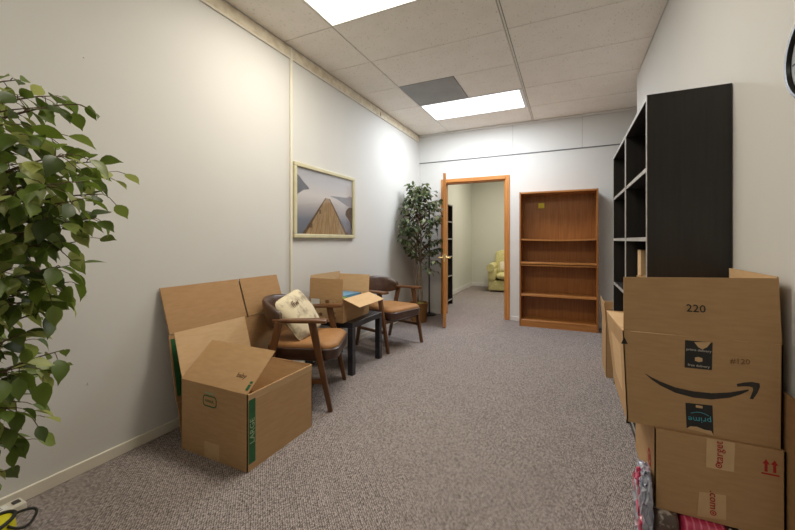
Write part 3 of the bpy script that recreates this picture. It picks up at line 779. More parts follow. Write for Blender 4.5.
# the tilted front flap: scribble and green mark
fa = math.radians(-49); fd = Vector((0, -math.sin(fa), math.cos(fa))); fo = Vector((0, -0.246, 0.3815))
fl_ = lp['front_flap']
text('handwriting', 'baby', 0.036, M['marker'], fl_, fo + fd * 0.085 + Vector((0.14, 0, 0)), (1, 0.0, 0), fd)
flat('green_mark', [(0.218, 0.02), (0.236, 0.02), (0.236, 0.05), (0.218, 0.05)], M['green_ink'], fl_, fo, (1, 0, 0), fd, 0.0015)
flat('green_mark', [(0.218, 0.056), (0.236, 0.056), (0.236, 0.068), (0.218, 0.068)], M['green_ink'], fl_, fo, (1, 0, 0), fd, 0.0015)

# flattened carton leaning on the wall behind it
fc = thing('flattened_carton', 'flattened cardboard moving carton leaning against the left wall', 'box', (XL, 0, 0))
def lean(y, z):      # wall-relative x of the leaning sheet
    return 0.105 + (0.115 if z <= 0 else 0.115 * (1 - z / 0.6)) if z <= 0.6 else 0.105 - (z - 0.6) * 0.35
Yc = [(1.302, 1.30), (1.862, 1.86), (2.238, 2.24)]
for i, (a, b) in enumerate(((1.300, 1.860), (1.8605, 2.238))):
    q = [(lean(0, 0), a, 0.232), (lean(0, 0), b, 0.232), (lean(0, 0.6), b, 0.598), (lean(0, 0.6), a, 0.598)]
    q[0] = (lean(0, 0.232), a, 0.232); q[1] = (lean(0, 0.232), b, 0.232)
    body = slab('side_panel', q, 0.006, M['card_dark'], fc)
    if i == 0:
        d_ = (Vector(q[3]) - Vector(q[0])).normalized()
        flat('green_strip', [(0.008, 0.03), (0.06, 0.03), (0.06, 0.35), (0.008, 0.35)], M['green_ink'], body, q[0], (0, 1, 0), d_, 0.001)
    else:
        d_ = (Vector(q[3]) - Vector(q[0])).normalized()
        text('handwriting', 'bbbl', 0.04, M['marker_faint'], body, Vector(q[0]) + Vector((0, 0.22, 0)) + d_ * 0.24, (0, 1, 0), d_)
    g = 0.006
    slab('flap', [(lean(0, 0.6), a + g, 0.602), (lean(0, 0.6), b - g, 0.602), (lean(0, 0.86), b - g, 0.862), (lean(0, 0.86), a + g, 0.862)], 0.006, M['card_dark'], fc)
    slab('flap', [(lean(0, 0), a + g, 0.0), (lean(0, 0), b - g, 0.0), (lean(0, 0.23), b - g, 0.229), (lean(0, 0.23), a + g, 0.229)], 0.006, M['card_dark'], fc)

# ================================================================ RIGHT-HAND STACK
def on_face(px, py, Y):
    """where a pixel's ray meets a plane facing the viewer at depth Y: (x, z)"""
    a = math.atan((px - 397.5) / FPX) - YAW; x = Y * math.tan(a)
    return x, EYE - (py - HOR) / FPX * (Y * math.cos(YAW) - x * math.sin(YAW))
def package(name, label, loc, sx, sy, sz, m, seed):
    t = thing(name, label, 'package', loc, 0, 'packages under the shipping cartons')
    rs = random.Random(seed); bm = bmesh.new(); bx(bm, -sx, sx, -sy, sy, 0, 2 * sz)
    bmesh.ops.subdivide_edges(bm, edges=bm.edges, cuts=9, use_grid_fill=True)
    for v in bm.verts:
        c = v.co; k = (abs(c.x) / sx) ** 6 + (abs(c.y) / sy) ** 6 + (abs(c.z - sz) / sz) ** 6
        f = math.sin(c.x * 47 + seed) * math.sin(c.y * 39 + 2 * seed) + math.sin(c.z * 51 + seed)
        q = 1 - 0.07 * max(0, k - 1)
        c.x *= q; c.y = c.y * q + 0.005 * f; c.x += rs.uniform(-0.002, 0.002)
        c.z = max(0.0, sz + (c.z - sz) * (1 - 0.03 * max(0, k - 1)))
    b = obj('wrapped_body', bm, m, t, True)
    bm = bmesh.new(); bx(bm, -sx * 0.9, sx * 0.9, -sy * 1.04, -sy * 1.0, sz * 0.98, sz * 1.02, 0.001)
    obj('wrap_seam', bm, m, t)
    return t
package('wrapped_package', 'pink checked plastic-wrapped package under the stacked cartons', (0.402, 1.582, 0.0), 0.062, 0.095, 0.1055, M['pink_plaid'], 2)
package('wrapped_package', 'black and white zebra print package under the stacked cartons', (0.524, 1.582, 0.0), 0.056, 0.095, 0.1055, M['zebra'], 5)
package('wrapped_package', 'brown and white dotted package under the stacked cartons', (0.300, 1.582, 0.0), 0.037, 0.09, 0.1055, M['brown_print'], 8)
pf = thing('plastic_bag', 'crinkled clear and pink plastic bag squeezed left of the stacked cartons', 'plastic bag', (0.246, 1.545, 0.0))
bm = bmesh.new(); rs = random.Random(11)
pillow(bm, 0.034, 0.08, 0.165, 0.5, 40, 26)
for v in bm.verts:
    v.co.x = max(-0.03, min(0.012, v.co.x * 0.65 + rs.uniform(-0.01, 0.006))); v.co.y += rs.uniform(-1, 1) * 0.010; v.co.z += rs.uniform(-1, 1) * 0.012 + 0.168
    if v.co.z < 0.006: v.co.z = 0.0
obj('film', bm, M['film'], pf)
for k, (y, z) in enumerate(((-0.01, 0.30), (-0.03, 0.20), (-0.05, 0.10), (0.04, 0.25), (-0.06, 0.16))):
    bm = bmesh.new(); pillow(bm, 0.013, 0.02, 0.032, 0.6, 12, 7)
    for v in bm.verts: v.co = Vector((v.co.x * 0.8 - 0.018 + rs.uniform(-0.004, 0.004), v.co.y + y + rs.uniform(-0.006, 0.006), v.co.z + z + rs.uniform(-0.006, 0.006)))
    obj('pink_wad', bm, M['pink_plaid'], pf)

# lower carton, printed red
TX0, TX1, TY, TZ0, TZ1 = 0.270, 0.605, 1.52, 0.2125, 0.487
TC = (TX0 + TX1) / 2
tg = thing('shipping_carton', 'closed brown shipping carton with red printed tape and two red arrows', 'box', (TC, TY, TZ0))
hx = (TX1 - TX0) / 2; TD, THh = 0.40, TZ1 - TZ0
for nm, q in (('front', [(-hx, 0, 0), (hx, 0, 0), (hx, 0, THh), (-hx, 0, THh)]), ('right', [(hx, 0, 0), (hx, TD, 0), (hx, TD, THh), (hx, 0, THh)]), ('back', [(hx, TD, 0), (-hx, TD, 0), (-hx, TD, THh), (hx, TD, THh)])):
    p = slab('side_panel', q, 0.004, M['card'], tg)
    if nm == 'front': tfront = p
tleft = slab('side_panel', [(-hx, TD, 0), (-hx, 0, 0), (-hx, 0, THh), (-hx, TD, THh)], 0.004, M['card'], tg)
slab('bottom_panel', [(-hx + 0.004, 0.004, 0.004), (hx - 0.004, 0.004, 0.004), (hx - 0.004, TD - 0.004, 0.004), (-hx + 0.004, TD - 0.004, 0.004)], 0.003, M['card_in'], tg)
for y0, y1 in ((0.0045, TD / 2 - 0.001), (TD / 2 + 0.001, TD - 0.0045)):
    slab('flap', [(-hx + 0.0045, y0, THh), (hx - 0.0045, y0, THh), (hx - 0.0045, y1, THh), (-hx + 0.0045, y1, THh)], 0.004, M['card'], tg)
X_, Z_ = (1, 0, 0), (0, 0, 1)
def tp_(px, py):
    x, z = on_face(px, py, TY); return (x - TC, min(THh, max(0.0, z - TZ0)))
tt = flat('packing_tape', [tp_(706, 467), tp_(734, 472), tp_(735, 440), tp_(706.5, 436)], M['tape'], tfront, (0, 0, 0), X_, Z_, 0.0008)
c = tp_(719, 452); text('lettering', 'target', 0.031, M['red_ink'], tt, (c[0], -0.001, c[1]), (0, 0, 1), (-1, 0, 0))
def roundel(par, org, r, xd=X_):
    strip_poly('roundel', ring_pts(r), ring_pts(r * 0.66), M['red_ink'], par, org, xd, Z_, 0.001)
    flat('roundel_dot', ring_pts(r * 0.33)[:-1], M['red_ink'], par, org, xd, Z_, 0.0012)
c = tp_(718.6, 465.3); roundel(tt, (c[0], -0.001, c[1]), 0.0085)
tt2 = flat('packing_tape', [tp_(697, 516), tp_(726, 520), tp_(726, 495.4), tp_(699, 491.5)], M['tape'], tfront, (0, 0, 0), X_, Z_, 0.0008)
c = tp_(713.2, 500); text('lettering', '.com', 0.031, M['red_ink'], tt2, (c[0], -0.001, c[1]), (0, 0, -1), (1, 0, 0))
c = tp_(713, 512.6); roundel(tt2, (c[0], -0.001, c[1]), 0.0085)
for px in (766, 774.6):
    c = tp_(px, 471.5 + (px - 766) * 0.16)
    flat('arrow_print', [(-0.0035, 0), (0.0035, 0), (0.0035, 0.024), (0.0085, 0.024), (0, 0.039), (-0.0085, 0.024), (-0.0035, 0.024)], M['red_ink'], tfront, (c[0], 0, c[1]), X_, Z_)
c = tp_(770.3, 475.2); flat('arrow_base_line', [(-0.021, 0), (0.021, 0), (0.021, 0.005), (-0.021, 0.005)], M['red_ink'], tfront, (c[0], 0, c[1]), X_, Z_)
roundel(tleft, Vector((-hx, 0.085, 0.128)), 0.031, (0, -1, 0))

# upper carton with the long curved arrow
AX_0, AX_1, AZ0, AH, AY = 0.190, 0.601, 0.4885, 0.325, 1.53
AD = 0.405; AC = (AX_0 + AX_1) / 2
az = thing('shipping_carton', 'open brown shipping carton with a curved arrow and 220 on its raised flap', 'box', (AC, AY, AZ0))
hw = (AX_1 - AX_0) / 2
V = lambda *p: Vector(p)
TLf, TRf = V(-hw - 0.014, 0, AH), V(hw + 0.002, 0, AH)
TLb, TRb = V(-hw - 0.032, AD, AH), V(hw + 0.002, AD, AH)
CI = M['card_in']
afront = slab('side_panel', [(-hw, 0, 0), (hw, 0, 0), TRf, TLf], 0.004, M['card'], az, CI)
slab('side_panel', [(hw, 0, 0), (hw, AD, 0), TRb, TRf], 0.004, M['card'], az, CI)
slab('side_panel', [(hw, AD, 0), (-hw, AD, 0), TLb, TRb], 0.004, M['card'], az, CI)
aleft = slab('side_panel', [(-hw, AD, 0), (-hw, 0, 0), TLf, TLb], 0.004, M['card'], az, CI)
slab('bottom_panel', [(-hw + 0.004, 0.004, 0.005), (hw - 0.004, 0.004, 0.005), (hw - 0.004, AD - 0.004, 0.005), (-hw + 0.004, AD - 0.004, 0.005)], 0.004, CI, az)
fz = V(0, 0, 0.0015)
aflap = slab('flap', [TLf + fz + V(0.003, 0, 0), TRf + fz - V(0.004, 0, 0), TRf + V(-0.010, 0, 0.208), TLf + V(0.003, 0, 0.194)], 0.004, M['card'], az, CI)
slab('flap', [TRf + fz + V(0, 0.005, 0), TRb + fz - V(0, 0.004, 0), TRb + V(-0.002, -0.004, 0.212), TRf + V(-0.006, 0.012, 0.212)], 0.004, M['card'], az, CI)
slab('flap', [TLb + fz - V(0, 0.004, 0), TLf + fz + V(0, 0.006, 0), TLf + V(0.17, 0.012, -0.012), TLb + V(0.17, -0.01, -0.012)], 0.004, CI, az)
slab('flap', [TRb + fz - V(0.004, 0, 0), TLb + fz + V(0.004, 0, 0), TLb + V(0.05, -0.10, -0.15), TRb + V(-0.012, -0.10, -0.15)], 0.004, M['card'], az, CI)
def ap(px, py):
    x, z = on_face(px, py, AY); return (x - AC, z - AZ0)
c = ap(695.8, 308.8); text('lettering', '220', 0.036, M['black_ink'], aflap, (c[0], -0.0003, c[1]), X_, Z_)
cl = [(645.2, 373.6, 0.2), (652, 378.6, 1.2), (660.3, 383.4, 2.0), (675.4, 390.0, 2.7), (693.5, 394.4, 3.1), (711.7, 396.2, 3.1), (729.8, 394.9, 2.6), (740, 392.6, 1.9), (748.5, 390.0, 0.8)]
strip_poly('curved_arrow', [ap(x, y - h_) for x, y, h_ in cl], [ap(x, y + h_) for x, y, h_ in cl], M['black_ink'], afront, (0, 0, 0), X_, Z_, 0.001)
hd = [(736.5, 383.8), (744, 382.4), (752, 381.8), (759.4, 383.2), (759.8, 387), (757.5, 392.5), (752.8, 399.3)]
hi_ = [(737.2, 386.6), (744, 386.2), (749.5, 386.4), (752.6, 387.4), (753, 390), (751.6, 394), (749.6, 398.6)]
strip_poly('curved_arrow_head', [ap(*p) for p in hd], [ap(*p) for p in hi_], M['black_ink'], afront, (0, 0, 0), X_, Z_, 0.001)
A2 = lambda *pts: [ap(*p) for p in pts]
tk = flat('printed_tape', A2((684.6, 367.3), (711.8, 370), (712.6, 342.5), (685, 340)), M['tape_black'], afront, (0, 0, 0), X_, Z_, 0.001)
flat('torn_tape', A2((694, 342), (698, 347), (702, 349.3), (707, 347), (711, 342)), M['card_in'], tk, (0, -0.0005, 0), X_, Z_, 0.0018)
c = ap(698.5, 350.2); text('lettering', 'prime delivery', 0.0115, M['tape_white'], tk, (c[0], -0.001, c[1]), X_, Z_)
c = ap(698.5, 359.2); flat('parcel_mark', [(-0.010, -0.006), (0, -0.009), (0.010, -0.006), (0.010, 0.005), (0, 0.008), (-0.010, 0.005)], M['card_in'], tk, (c[0], -0.0005, c[1]), X_, Z_, 0.0018)
c = ap(698.5, 365.7); text('lettering', 'free delivery', 0.0115, M['tape_white'], tk, (c[0], -0.001, c[1]), X_, Z_)
tk2 = flat('printed_tape', A2((686.6, 428), (713.4, 435), (712.4, 405.4), (685.4, 402.6)), M['tape_black'], afront, (0, 0, 0), X_, Z_, 0.001)
c = ap(699.5, 419.5); text('lettering', 'prime', 0.027, M['tape_teal'], tk2, (c[0], -0.0012, c[1]), (-1, 0, -0.09), (0.09, 0, -1))
c = ap(699.5, 414.2); strip_poly('smile_print', [(-0.024 + 0.048 * i / 10, 0.007 * math.sin(PI * i / 10) + 0.0012) for i in range(11)], [(-0.024 + 0.048 * i / 10, 0.007 * math.sin(PI * i / 10) - 0.0012) for i in range(11)], M['tape_teal'], tk2, (c[0], -0.0012, c[1]), X_, Z_, 0.001)
c = ap(699, 406.5); flat('parcel_mark', [(-0.009, -0.004), (0.009, -0.004), (0.009, 0.004), (-0.009, 0.004)], M['card_in'], tk2, (c[0], -0.0005, c[1]), X_, Z_, 0.0018)
flat('torn_tape', A2((686.6, 428.2), (700, 431.4), (713.4, 435.2), (711, 430.6), (704, 429.4), (697, 426.5), (690, 426)), M['card_in'], tk2, (0, -0.0005, 0), X_, Z_, 0.0018)
flat('triangle_mark', A2((621.0, 343.6), (627.9, 343.9), (624.2, 337)), M['black_ink'], afront, (0, 0, 0), X_, Z_)
c = ap(740, 361.5); text('handwriting', '#120', 0.024, M['marker_faint'], afront, (c[0], 0, c[1]), (1, 0.0, 0.05), Z_)

# cardboard sheet standing between the stack and the wall
cs = thing('cardboard_sheet', 'upright cardboard sheet wedged between the stacked cartons and the right wall', 'cardboard', (0.6145, 1.62, 0))
slab('sheet', [(0, -0.16, 0), (0, 0.18, 0), (0, 0.18, 0.66), (0, -0.13, 0.665), (0, -0.16, 0.64)], 0.005, M['card_dark'], cs)
slab('fold_lip', [(-0.0004, -0.162, 0.02), (-0.0004, -0.1605, 0.64), (0.0045, -0.168, 0.64), (0.0045, -0.168, 0.02)], 0.001, M['card_in'], cs)

# open carton beyond the far end of the black bookcases
carton('cardboard_carton', 'small open cardboard carton on the carpet past the farther black bookcase', (0.43, 3.66, 0), 0, 0.15, 0.2, 0.43, M['card'], M['card_in'],
       {'left': (4, 0.19), 'front': (10, 0.15), 'back': (-8, 0.15), 'right': (-6, 0.15)})

# ================================================================ CLOCK
ck = thing('wall_clock', 'round black-rimmed wall clock on the right wall, cut off by the photo edge', 'clock', (XR, 1.385, 1.665))
bm = bmesh.new()
pr = [(0.0, 0.0), (0.128, 0.0), (0.134, -0.008), (0.134, -0.022), (0.128, -0.027), (0.120, -0.026), (0.116, -0.018)]
n = 48; rings = []
for r_, x_ in pr[1:]:
    rings.append([bm.verts.new((x_, r_ * math.cos(2 * PI * k / n), r_ * math.sin(2 * PI * k / n))) for k in range(n)])
for A, B in zip(rings, rings[1:]):
    for k in range(n): bm.faces.new((A[k], A[(k + 1) % n], B[(k + 1) % n], B[k]))
obj('rim', bm, M['black_rim'], ck, True, 40)
bm = bmesh.new(); tube(bm, [(0.0, 0, 0), (-0.015, 0, 0)], 0.1165, 48)
obj('clock_dial', bm, M['clock_face'], ck)
for k in range(12):
    a = 2 * PI * k / 12
    flat('hour_mark', [(-0.002, 0.092), (0.002, 0.092), (0.002, 0.108), (-0.002, 0.108)], M['black_ink'], ck, (-0.0155, 0, 0), (0, -math.cos(a), -math.sin(a)), (0, -math.sin(a), math.cos(a)))
for a, ln, wd in ((0.9, 0.06, 0.004), (-1.9, 0.085, 0.003)):
    flat('clock_hand', [(-wd, -0.012), (wd, -0.012), (wd * 0.5, ln), (-wd * 0.5, ln)], M['black_ink'], ck, (-0.0165, 0, 0), (0, -math.cos(a), -math.sin(a)), (0, -math.sin(a), math.cos(a)))

# ================================================================ FICUS TREES
def leaf_template(ln, wd, droop, fold):
    """pointed leaf along +x, blade folded along its midrib; 20 triangles"""
    st = [(0.0, 0.03), (0.14, 0.6), (0.34, 0.97), (0.54, 0.94), (0.74, 0.6), (0.9, 0.2), (1.08, 0.0)]
    vs, fs = [], []
    rows = []
    for u, w_ in st:
        x = ln * u * (1 - 0.1 * u * u); z = -droop * ln * u * u
        if w_ == 0: vs.append((x, 0, z)); rows.append((len(vs) - 1,) * 3); continue
        h_ = wd / 2 * w_
        vs += [(x, -h_, z + fold * h_), (x, 0, z), (x, h_, z + fold * h_)]
        rows.append((len(vs) - 3, len(vs) - 2, len(vs) - 1))
    for A, B in zip(rows, rows[1:]):
        for i in (0, 1):
            f = [A[i], B[i], B[i + 1], A[i + 1]]
            fs.append(list(dict.fromkeys(f)))
    return vs, fs
def leaf_matrix(p, d, roll, s):
    x = Vector(d).normalized(); z = Vector((0, 0, 1)); y = z.cross(x)
    if y.length < 0.05: y = Vector((0, 1, 0))
    y.normalize(); z = x.cross(y)
    m = Matrix((x, y, z)).transposed().to_4x4() @ Matrix.Rotation(roll, 4, 'X') @ Matrix.Scale(s, 4)
    m.translation = p
    return m
def in_view(p):
    d = -p.x * math.sin(YAW) + p.y * math.cos(YAW)
    if d < 0.2: return False
    u = 397.5 + FPX * (p.x * math.cos(YAW) + p.y * math.sin(YAW)) / d; v = HOR - FPX * (p.z - EYE) / d
    return -6 < u < 801 and -6 < v < 536
def bez(a, b, c, n):
    return [a * (1 - t) ** 2 + b * 2 * t * (1 - t) + c * t * t for t in (i / n for i in range(n + 1))]

def ficus(label, base, trunk_top, tips, leaf_len, per_twig, rs, single, lm, pot_r, pot_h, trunks, spread_, sprig_len):
    t = thing('potted_ficus', label, 'plant', base)
    B = Vector(base)
    bm = bmesh.new(); lathe(bm, [(pot_r * 0.78, 0), (pot_r * 0.86, pot_h * 0.25), (pot_r * 0.97, pot_h * 0.8), (pot_r, pot_h), (pot_r * 0.93, pot_h), (pot_r * 0.9, pot_h * 0.9)], 28)
    pot = obj('wicker_pot', bm, M['wicker'], t, True, 50)
    bm = bmesh.new(); tube(bm, [(pot_r * 0.97 * math.cos(2 * PI * k / 28), pot_r * 0.97 * math.sin(2 * PI * k / 28), pot_h) for k in range(28)], pot_r * 0.07, 8, True)
    obj('pot_rim', bm, M['wicker'], pot, True)
    bm = bmesh.new(); lathe(bm, [(pot_r * 0.88, pot_h * 0.88), (pot_r * 0.88, pot_h * 0.93), (pot_r * 0.5, pot_h * 1.02), (pot_r * 0.1, pot_h * 1.05)], 24)
    for v in bm.verts: v.co.z += rs.uniform(-0.008, 0.008) * (pot_r / 0.13)
    obj('moss_fill', bm, M['moss'], t, True)
    for k in range(trunks):
        a = 2 * PI * k / trunks; r0 = 0.045; pts = []
        for i in range(13):
            u = i / 12; aa = a + u * 3.4
            rr = r0 * (1 - 0.45 * u)
            pts.append((rr * math.cos(aa), rr * math.sin(aa), pot_h * 0.9 + (trunk_top - pot_h * 0.9) * u))
        bm = bmesh.new(); tube(bm, pts, [0.016 - 0.007 * i / 12 for i in range(13)], 8)
        obj('trunk', bm, M['bark'], t, True)
    temps = [leaf_template(leaf_len, leaf_len * wf, dr_, fo_) for wf, dr_, fo_ in ((0.54, 0.12, 0.2), (0.60, 0.28, 0.35), (0.5, 0.05, 0.45))]
    meshes = []
    for k, (vs, fs) in enumerate(temps):
        me = bpy.data.meshes.new('leaf'); me.from_pydata(vs, [], fs); me.materials.append(lm)
        for p in me.polygons: p.use_smooth = True
        meshes.append(me)
    items = []
    tw = bmesh.new()
    for tip, h0, nleaf in tips:
        tip = Vector(tip) - B
        start = Vector((rs.uniform(-0.03, 0.03), rs.uniform(-0.03, 0.03), h0))
        mid = (start + tip) / 2 + Vector((rs.uniform(-0.05, 0.05), rs.uniform(-0.05, 0.05), 0.10 * spread_))
        path = bez(start, mid, tip, 8)
        tube(tw, path, [0.007 * (1 - 0.8 * i / 8) * (leaf_len / 0.07) ** 0.3 for i in range(9)], 5)
        for i in range(nleaf):
            u = 1 - (i / nleaf) ** 1.1 * min(0.85, sprig_len / max(0.05, (tip - start).length))
            j = min(7, int(u * 8)); p = path[j].lerp(path[j + 1], u * 8 - j)
            dirn = (path[j + 1] - path[j]).normalized()
            side = dirn.cross(Vector((0, 0, 1))); side = side.normalized() if side.length > 0.05 else Vector((1, 0, 0))
            sgn = 1 if i % 2 else -1
            off = (side * sgn * rs.uniform(0.5, 1.3) + dirn * rs.uniform(0.1, 0.9) + Vector((0, 0, rs.uniform(-0.75, 0.35)))).normalized()
            stalk = rs.uniform(0.15, 0.6) * leaf_len
            if rs.random() < 0.35: stalk *= 1.8
            q = p + off * stalk + Vector((0, 0, -0.1 * stalk))
            tube(tw, [p, p.lerp(q, 0.5) + Vector((0, 0, 0.08 * stalk)), q], 0.0013 * (leaf_len / 0.07) ** 0.5, 3)
            ld_ = (off + Vector((0, 0, rs.uniform(-1.0, 0.05)))).normalized()
            if (q + ld_ * leaf_len * 1.2).x + B.x < XL + 0.03 or q.x + B.x < XL + 0.04: continue
            items.append((rs.randrange(3), leaf_matrix(q, ld_, rs.uniform(-0.9, 0.9), rs.uniform(0.75, 1.2))))
    obj('twigs', tw, M['twig'], t)
    t.children[-1]['kind'] = 'stuff'
    rest = items
    if single:
        vis = [it for it in items if in_view(it[1].translation + B)]
        vis.sort(key=lambda it: (it[1].translation + B - Vector((0, 0, EYE))).length)
        picked = vis[:single]; ids = {id(i) for i in picked}; rest = [i for i in items if id(i) not in ids]
        for k, mt in picked:
            o = bpy.data.objects.new('leaf', meshes[k]); COL.objects.link(o); o.parent = t; o.matrix_local = mt
    if rest:
        vs, fs = [], []
        for k, mt in rest:
            n0 = len(vs); vs += [tuple(mt @ Vector(v)) for v in temps[k][0]]; fs += [[n0 + i for i in f] for f in temps[k][1]]
        me = bpy.data.meshes.new('foliage'); me.from_pydata(vs, [], fs)
        o = link('foliage', me, lm, t, True); o['kind'] = 'stuff'
    return t

# near tree at the left edge of the frame: twig ends read off the photograph, at about the pot's distance
rs = random.Random(21)
near = [(118, 168, 1.16, 7), (112, 190, 1.10, 8), (100, 158, 1.08, 8), (92, 172, 1.2, 8), (86, 100, 1.12, 6), (62, 92, 1.18, 8), (26, 76, 1.12, 5), (8, 92, 1.05, 8), (40, 104, 1.0, 9), (62, 130, 1.05, 9),
        (78, 150, 1.0, 9), (30, 130, 0.98, 10), (10, 120, 0.94, 8), (48, 160, 0.98, 10), (20, 160, 0.95, 10), (88, 196, 1.0, 9), (104, 214, 1.08, 7), (92, 236, 1.12, 6), (70, 180, 0.95, 10), (74, 212, 1.0, 10),
        (44, 196, 0.95, 10), (18, 196, 0.92, 10), (76, 262, 1.04, 8), (66, 238, 0.98, 10), (40, 228, 0.94, 10), (14, 232, 0.92, 10), (78, 278, 1.06, 6), (50, 266, 0.96, 10), (22, 264, 0.94, 10), (60, 286, 1.05, 8),
        (62, 304, 1.08, 6), (36, 298, 1.0, 9), (12, 300, 0.95, 10), (72, 346, 1.14, 5), (60, 368, 1.08, 6), (36, 336, 1.05, 8), (14, 334, 0.98, 9), (34, 362, 1.02, 8), (10, 366, 0.98, 9), (44, 412, 1.06, 6),
        (30, 398, 1.06, 8), (12, 404, 1.0, 9), (24, 428, 1.1, 6), (36, 436, 1.08, 4), (6, 440, 1.02, 7), (4, 468, 1.02, 6), (-20, 150, 0.95, 9), (-24, 210, 0.92, 9), (-20, 280, 0.95, 9), (-24, 350, 0.98, 9), (-30, 110, 1.0, 9), (-22, 420, 1.0, 8),
        (-70, 130, 1.1, 10), (-80, 220, 1.1, 10), (-75, 320, 1.1, 10), (-60, 400, 1.1, 9), (-40, 90, 1.2, 9), (-10, 180, 1.3, 9), (20, 240, 1.25, 9), (30, 180, 1.25, 9), (10, 300, 1.3, 9), (5, 120, 1.3, 8)]
NB = (-1.64, 0.27, 0)
tips = []
for px, py, d, n in near:
    p = ray(px - (9 if px > 20 else 2), py + 4, d)
    tips.append((p, max(0.55, min(1.35, p.z - 0.25 + rs.uniform(-0.05, 0.05))), int(n * 1.6)))
ficus('tall leafy ficus at the left edge of the photo, nearest the viewer', NB, 1.4, tips, 0.068, 10, rs, 300, M['leaf_near'], 0.15, 0.24, 3, 1.0, 0.22)

# far tree by the open door
rs = random.Random(5)
FB = (-1.905, 4.72, 0)
tips = []
for k in range(70):
    z = rs.uniform(0.98, 1.92)
    u = (z - 0.98) / 0.94
    R = (0.16 + 0.24 * math.sin(PI * min(1, 0.15 + u * 0.95)) ** 0.8) * rs.uniform(0.55, 1.0)
    a = rs.uniform(0, 2 * PI)
    x, y = FB[0] + R * math.cos(a), FB[1] + R * math.sin(a)
    tips.append(((max(x, XL + 0.1), y, z), max(0.8, min(1.62, z - 0.18)), 13))
for px, py, d in ((432, 272, 4.75), (436, 262, 4.7), (400, 208, 4.9), (398, 226, 4.85), (412, 192, 4.9), (424, 184, 4.95), (410, 250, 4.8), (440, 215, 4.75), (405, 240, 4.85), (438, 200, 4.8), (430, 192, 4.9)):
    p = ray(px, py, d); p.x = max(p.x, XL + 0.1)
    tips.append((p, max(0.85, min(1.62, p.z - 0.15)), 12))
ficus('smaller potted ficus in a wicker pot beside the open door', FB, 1.6, tips, 0.074, 10, rs, 0, M['leaf_far'], 0.13, 0.26, 3, 0.7, 0.2)

# black pole behind it
fp = thing('floor_stand', 'thin black metal pole on a round base behind the far ficus', 'stand', (-1.925, 5.2, 0))
bm = bmesh.new(); lathe(bm, [(0.11, 0), (0.11, 0.012), (0.09, 0.022), (0.02, 0.03), (0.012, 0.05)], 28); obj('base', bm, M['pole_black'], fp, True, 40)
bm = bmesh.new(); tube(bm, [(0, 0, 0.045), (0, 0, 1.62)], 0.011, 12); obj('pole', bm, M['pole_black'], fp, True, 40)
bm = bmesh.new(); lathe(bm, [(0.011, 1.62), (0.016, 1.63), (0.014, 1.65), (0.004, 1.66)], 14); obj('finial', bm, M['pole_black'], fp, True, 40)

# wall outlet
ou = thing('wall_outlet', 'white wall outlet low on the left wall beyond the farther armchair', 'outlet', (XL, 5.03, 0.31))
box('cover_plate', (0, 0.006, -0.036, 0.036, -0.058, 0.058), M['plastic_white'], ou, bev=0.002)
for z in (-0.022, 0.022): box('socket', (0.006, 0.0085, -0.016, 0.016, z - 0.014, z + 0.014), M['paper'], ou, bev=0.002)

# ================================================================ LEFT CORNER: power strip and yellow bag
ps = thing('power_strip', 'white power strip on the carpet along the left baseboard', 'power strip', (-2.092, 0.52, 0), 0)
box('housing', (-0.034, 0.034, -0.19, 0.19, 0, 0.042), M['plastic_white'], ps, bev=0.006, seg=2)
for k in range(5):
    s = box('socket', (-0.016, 0.016, -0.15 + k * 0.062, -0.108 + k * 0.062, 0.042, 0.0435), M['paper'], ps)
    for dx in (-0.007, 0.007): box('socket_slot', (dx - 0.0015, dx + 0.0015, -0.135 + k * 0.062, -0.124 + k * 0.062, 0.0436, 0.0442), M['plastic_dark'], s)
box('rocker_switch', (-0.012, 0.012, 0.155, 0.178, 0.042, 0.047), M['plastic_dark'], ps, bev=0.001)
bg = thing('tool_bag', 'yellow bag with black trim and a cord loop at the bottom left corner', 'bag', (-1.97, 0.565, 0), math.radians(20))
bm = bmesh.new()
loft(bm, [([(0.055 * math.cos(2 * PI * k / 20), 0.08 * math.sin(2 * PI * k / 20)) for k in range(20)], 0.0), ([(0.06 * math.cos(2 * PI * k / 20), 0.09 * math.sin(2 * PI * k / 20)) for k in range(20)], 0.02), ([(0.05 * math.cos(2 * PI * k / 20), 0.085 * math.sin(2 * PI * k / 20)) for k in range(20)], 0.06)])
obj('bag_body', bm, M['yellow_bag'], bg, True, 60)
bm = bmesh.new(); tube(bm, [(0.051 * math.cos(2 * PI * k / 24), 0.086 * math.sin(2 * PI * k / 24), 0.062) for k in range(24)], 0.007, 8, True)
obj('bag_trim', bm, M['bag_black'], bg, True)
bm = bmesh.new(); tube(bm, bez(Vector((0.02, 0.08, 0.06)), Vector((0.07, 0.16, 0.06)), Vector((0.075, 0.09, 0.02)), 10) + bez(Vector((0.075, 0.09, 0.02)), Vector((0.07, 0.06, 0.006)), Vector((0.05, 0.03, 0.05)), 6)[1:], 0.005, 8)
obj('cord_loop', bm, M['bag_black'], bg, True)

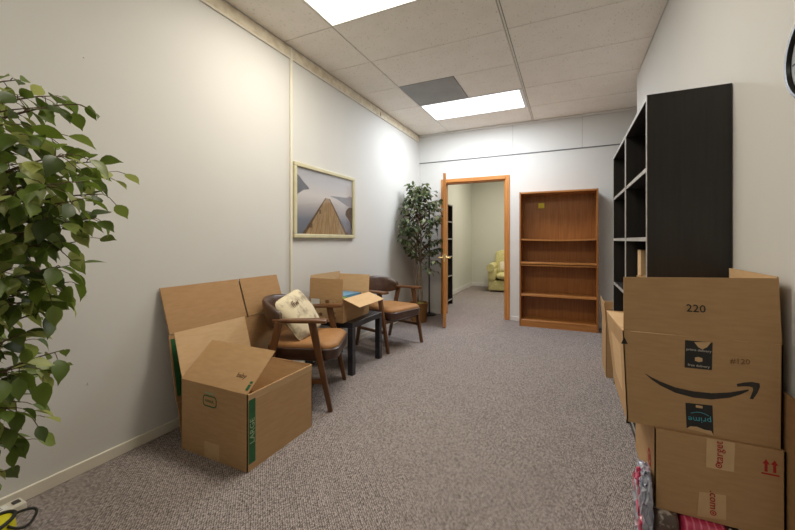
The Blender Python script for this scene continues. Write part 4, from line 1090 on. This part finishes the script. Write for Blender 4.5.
# ================================================================ ROOM BEYOND
bcase = thing('black_bookcase', 'tall black bookcase in the room beyond the door', 'bookcase', (-1.885, 5.6, 0), 0, 'tall black bookcases')
for a, b in ((0, 0.02), (0.68, 0.7)):
    box('side_panel', (-0.295, 0, a, b, 0, 1.765), M['black'], bcase)
for z in (0.08, 0.5, 0.84, 1.15, 1.45, 1.745):
    s = box('shelf', (-0.29, -0.003, 0.0205, 0.6795, z, z + 0.02), M['black'], bcase)
    box('edge_band', (-0.0028, 0, 0.0205, 0.6795, z, z + 0.02), M['edge'], s)
box('back_panel', (-0.298, -0.2905, 0.0205, 0.6795, 0.02, 1.745), M['black'], bcase)

ac = thing('upholstered_armchair', 'yellow green upholstered armchair in the room beyond the door', 'armchair', (-1.19, 8.48, 0), math.radians(4))
box('skirt_base', (-0.44, 0.44, -0.38, 0.38, 0.03, 0.25), M['upholstery'], ac, bev=0.03, seg=3, smooth=True)
for sx in (-1, 1):
    bm = bmesh.new(); bx(bm, sx * 0.37 - 0.085, sx * 0.37 + 0.085, -0.41, 0.34, 0.24, 0.52, 0.05, 3)
    a = obj('arm', bm, M['upholstery'], ac, True)
    bm = bmesh.new(); tube(bm, [(sx * 0.39, -0.43, 0.53), (sx * 0.39, -0.1, 0.535), (sx * 0.38, 0.33, 0.54)], [0.088, 0.09, 0.085], 18)
    obj('arm_roll', bm, M['upholstery'], a, True, 60)
    for sy in (-1, 1):
        box('foot', (sx * 0.38 - 0.025, sx * 0.38 + 0.025, sy * 0.32 - 0.025, sy * 0.32 + 0.025, 0, 0.04), M['walnut'], ac, bev=0.004)
bm = bmesh.new(); pillow(bm, 0.285, 0.36, 0.085, 0.3, 32, 14, 0, Matrix.Translation((0, -0.08, 0.35)))
obj('seat_cushion', bm, M['upholstery'], ac, True)
bm = bmesh.new(); pillow(bm, 0.37, 0.30, 0.10, 0.35, 32, 14, 0, Matrix.Translation((0, 0.26, 0.61)) @ Matrix.Rotation(math.radians(78), 4, 'X'))
obj('back_cushion', bm, M['upholstery'], ac, True)
box('back_frame', (-0.37, 0.37, 0.32, 0.42, 0.2, 0.84), M['upholstery'], ac, bev=0.04, seg=3, smooth=True)
tp = thing('throw_pillow', 'small pale pillow on the armchair in the room beyond', 'pillow', (-1.26, 8.33, 0.44), math.radians(4))
bm = bmesh.new(); pillow(bm, 0.15, 0.12, 0.05, 0.35, 28, 12, 0.6, Matrix.Translation((0, 0.03, 0.11)) @ Matrix.Rotation(math.radians(62), 4, 'X'))
obj('cushion_body', bm, M['pillow_pale'], tp, True)
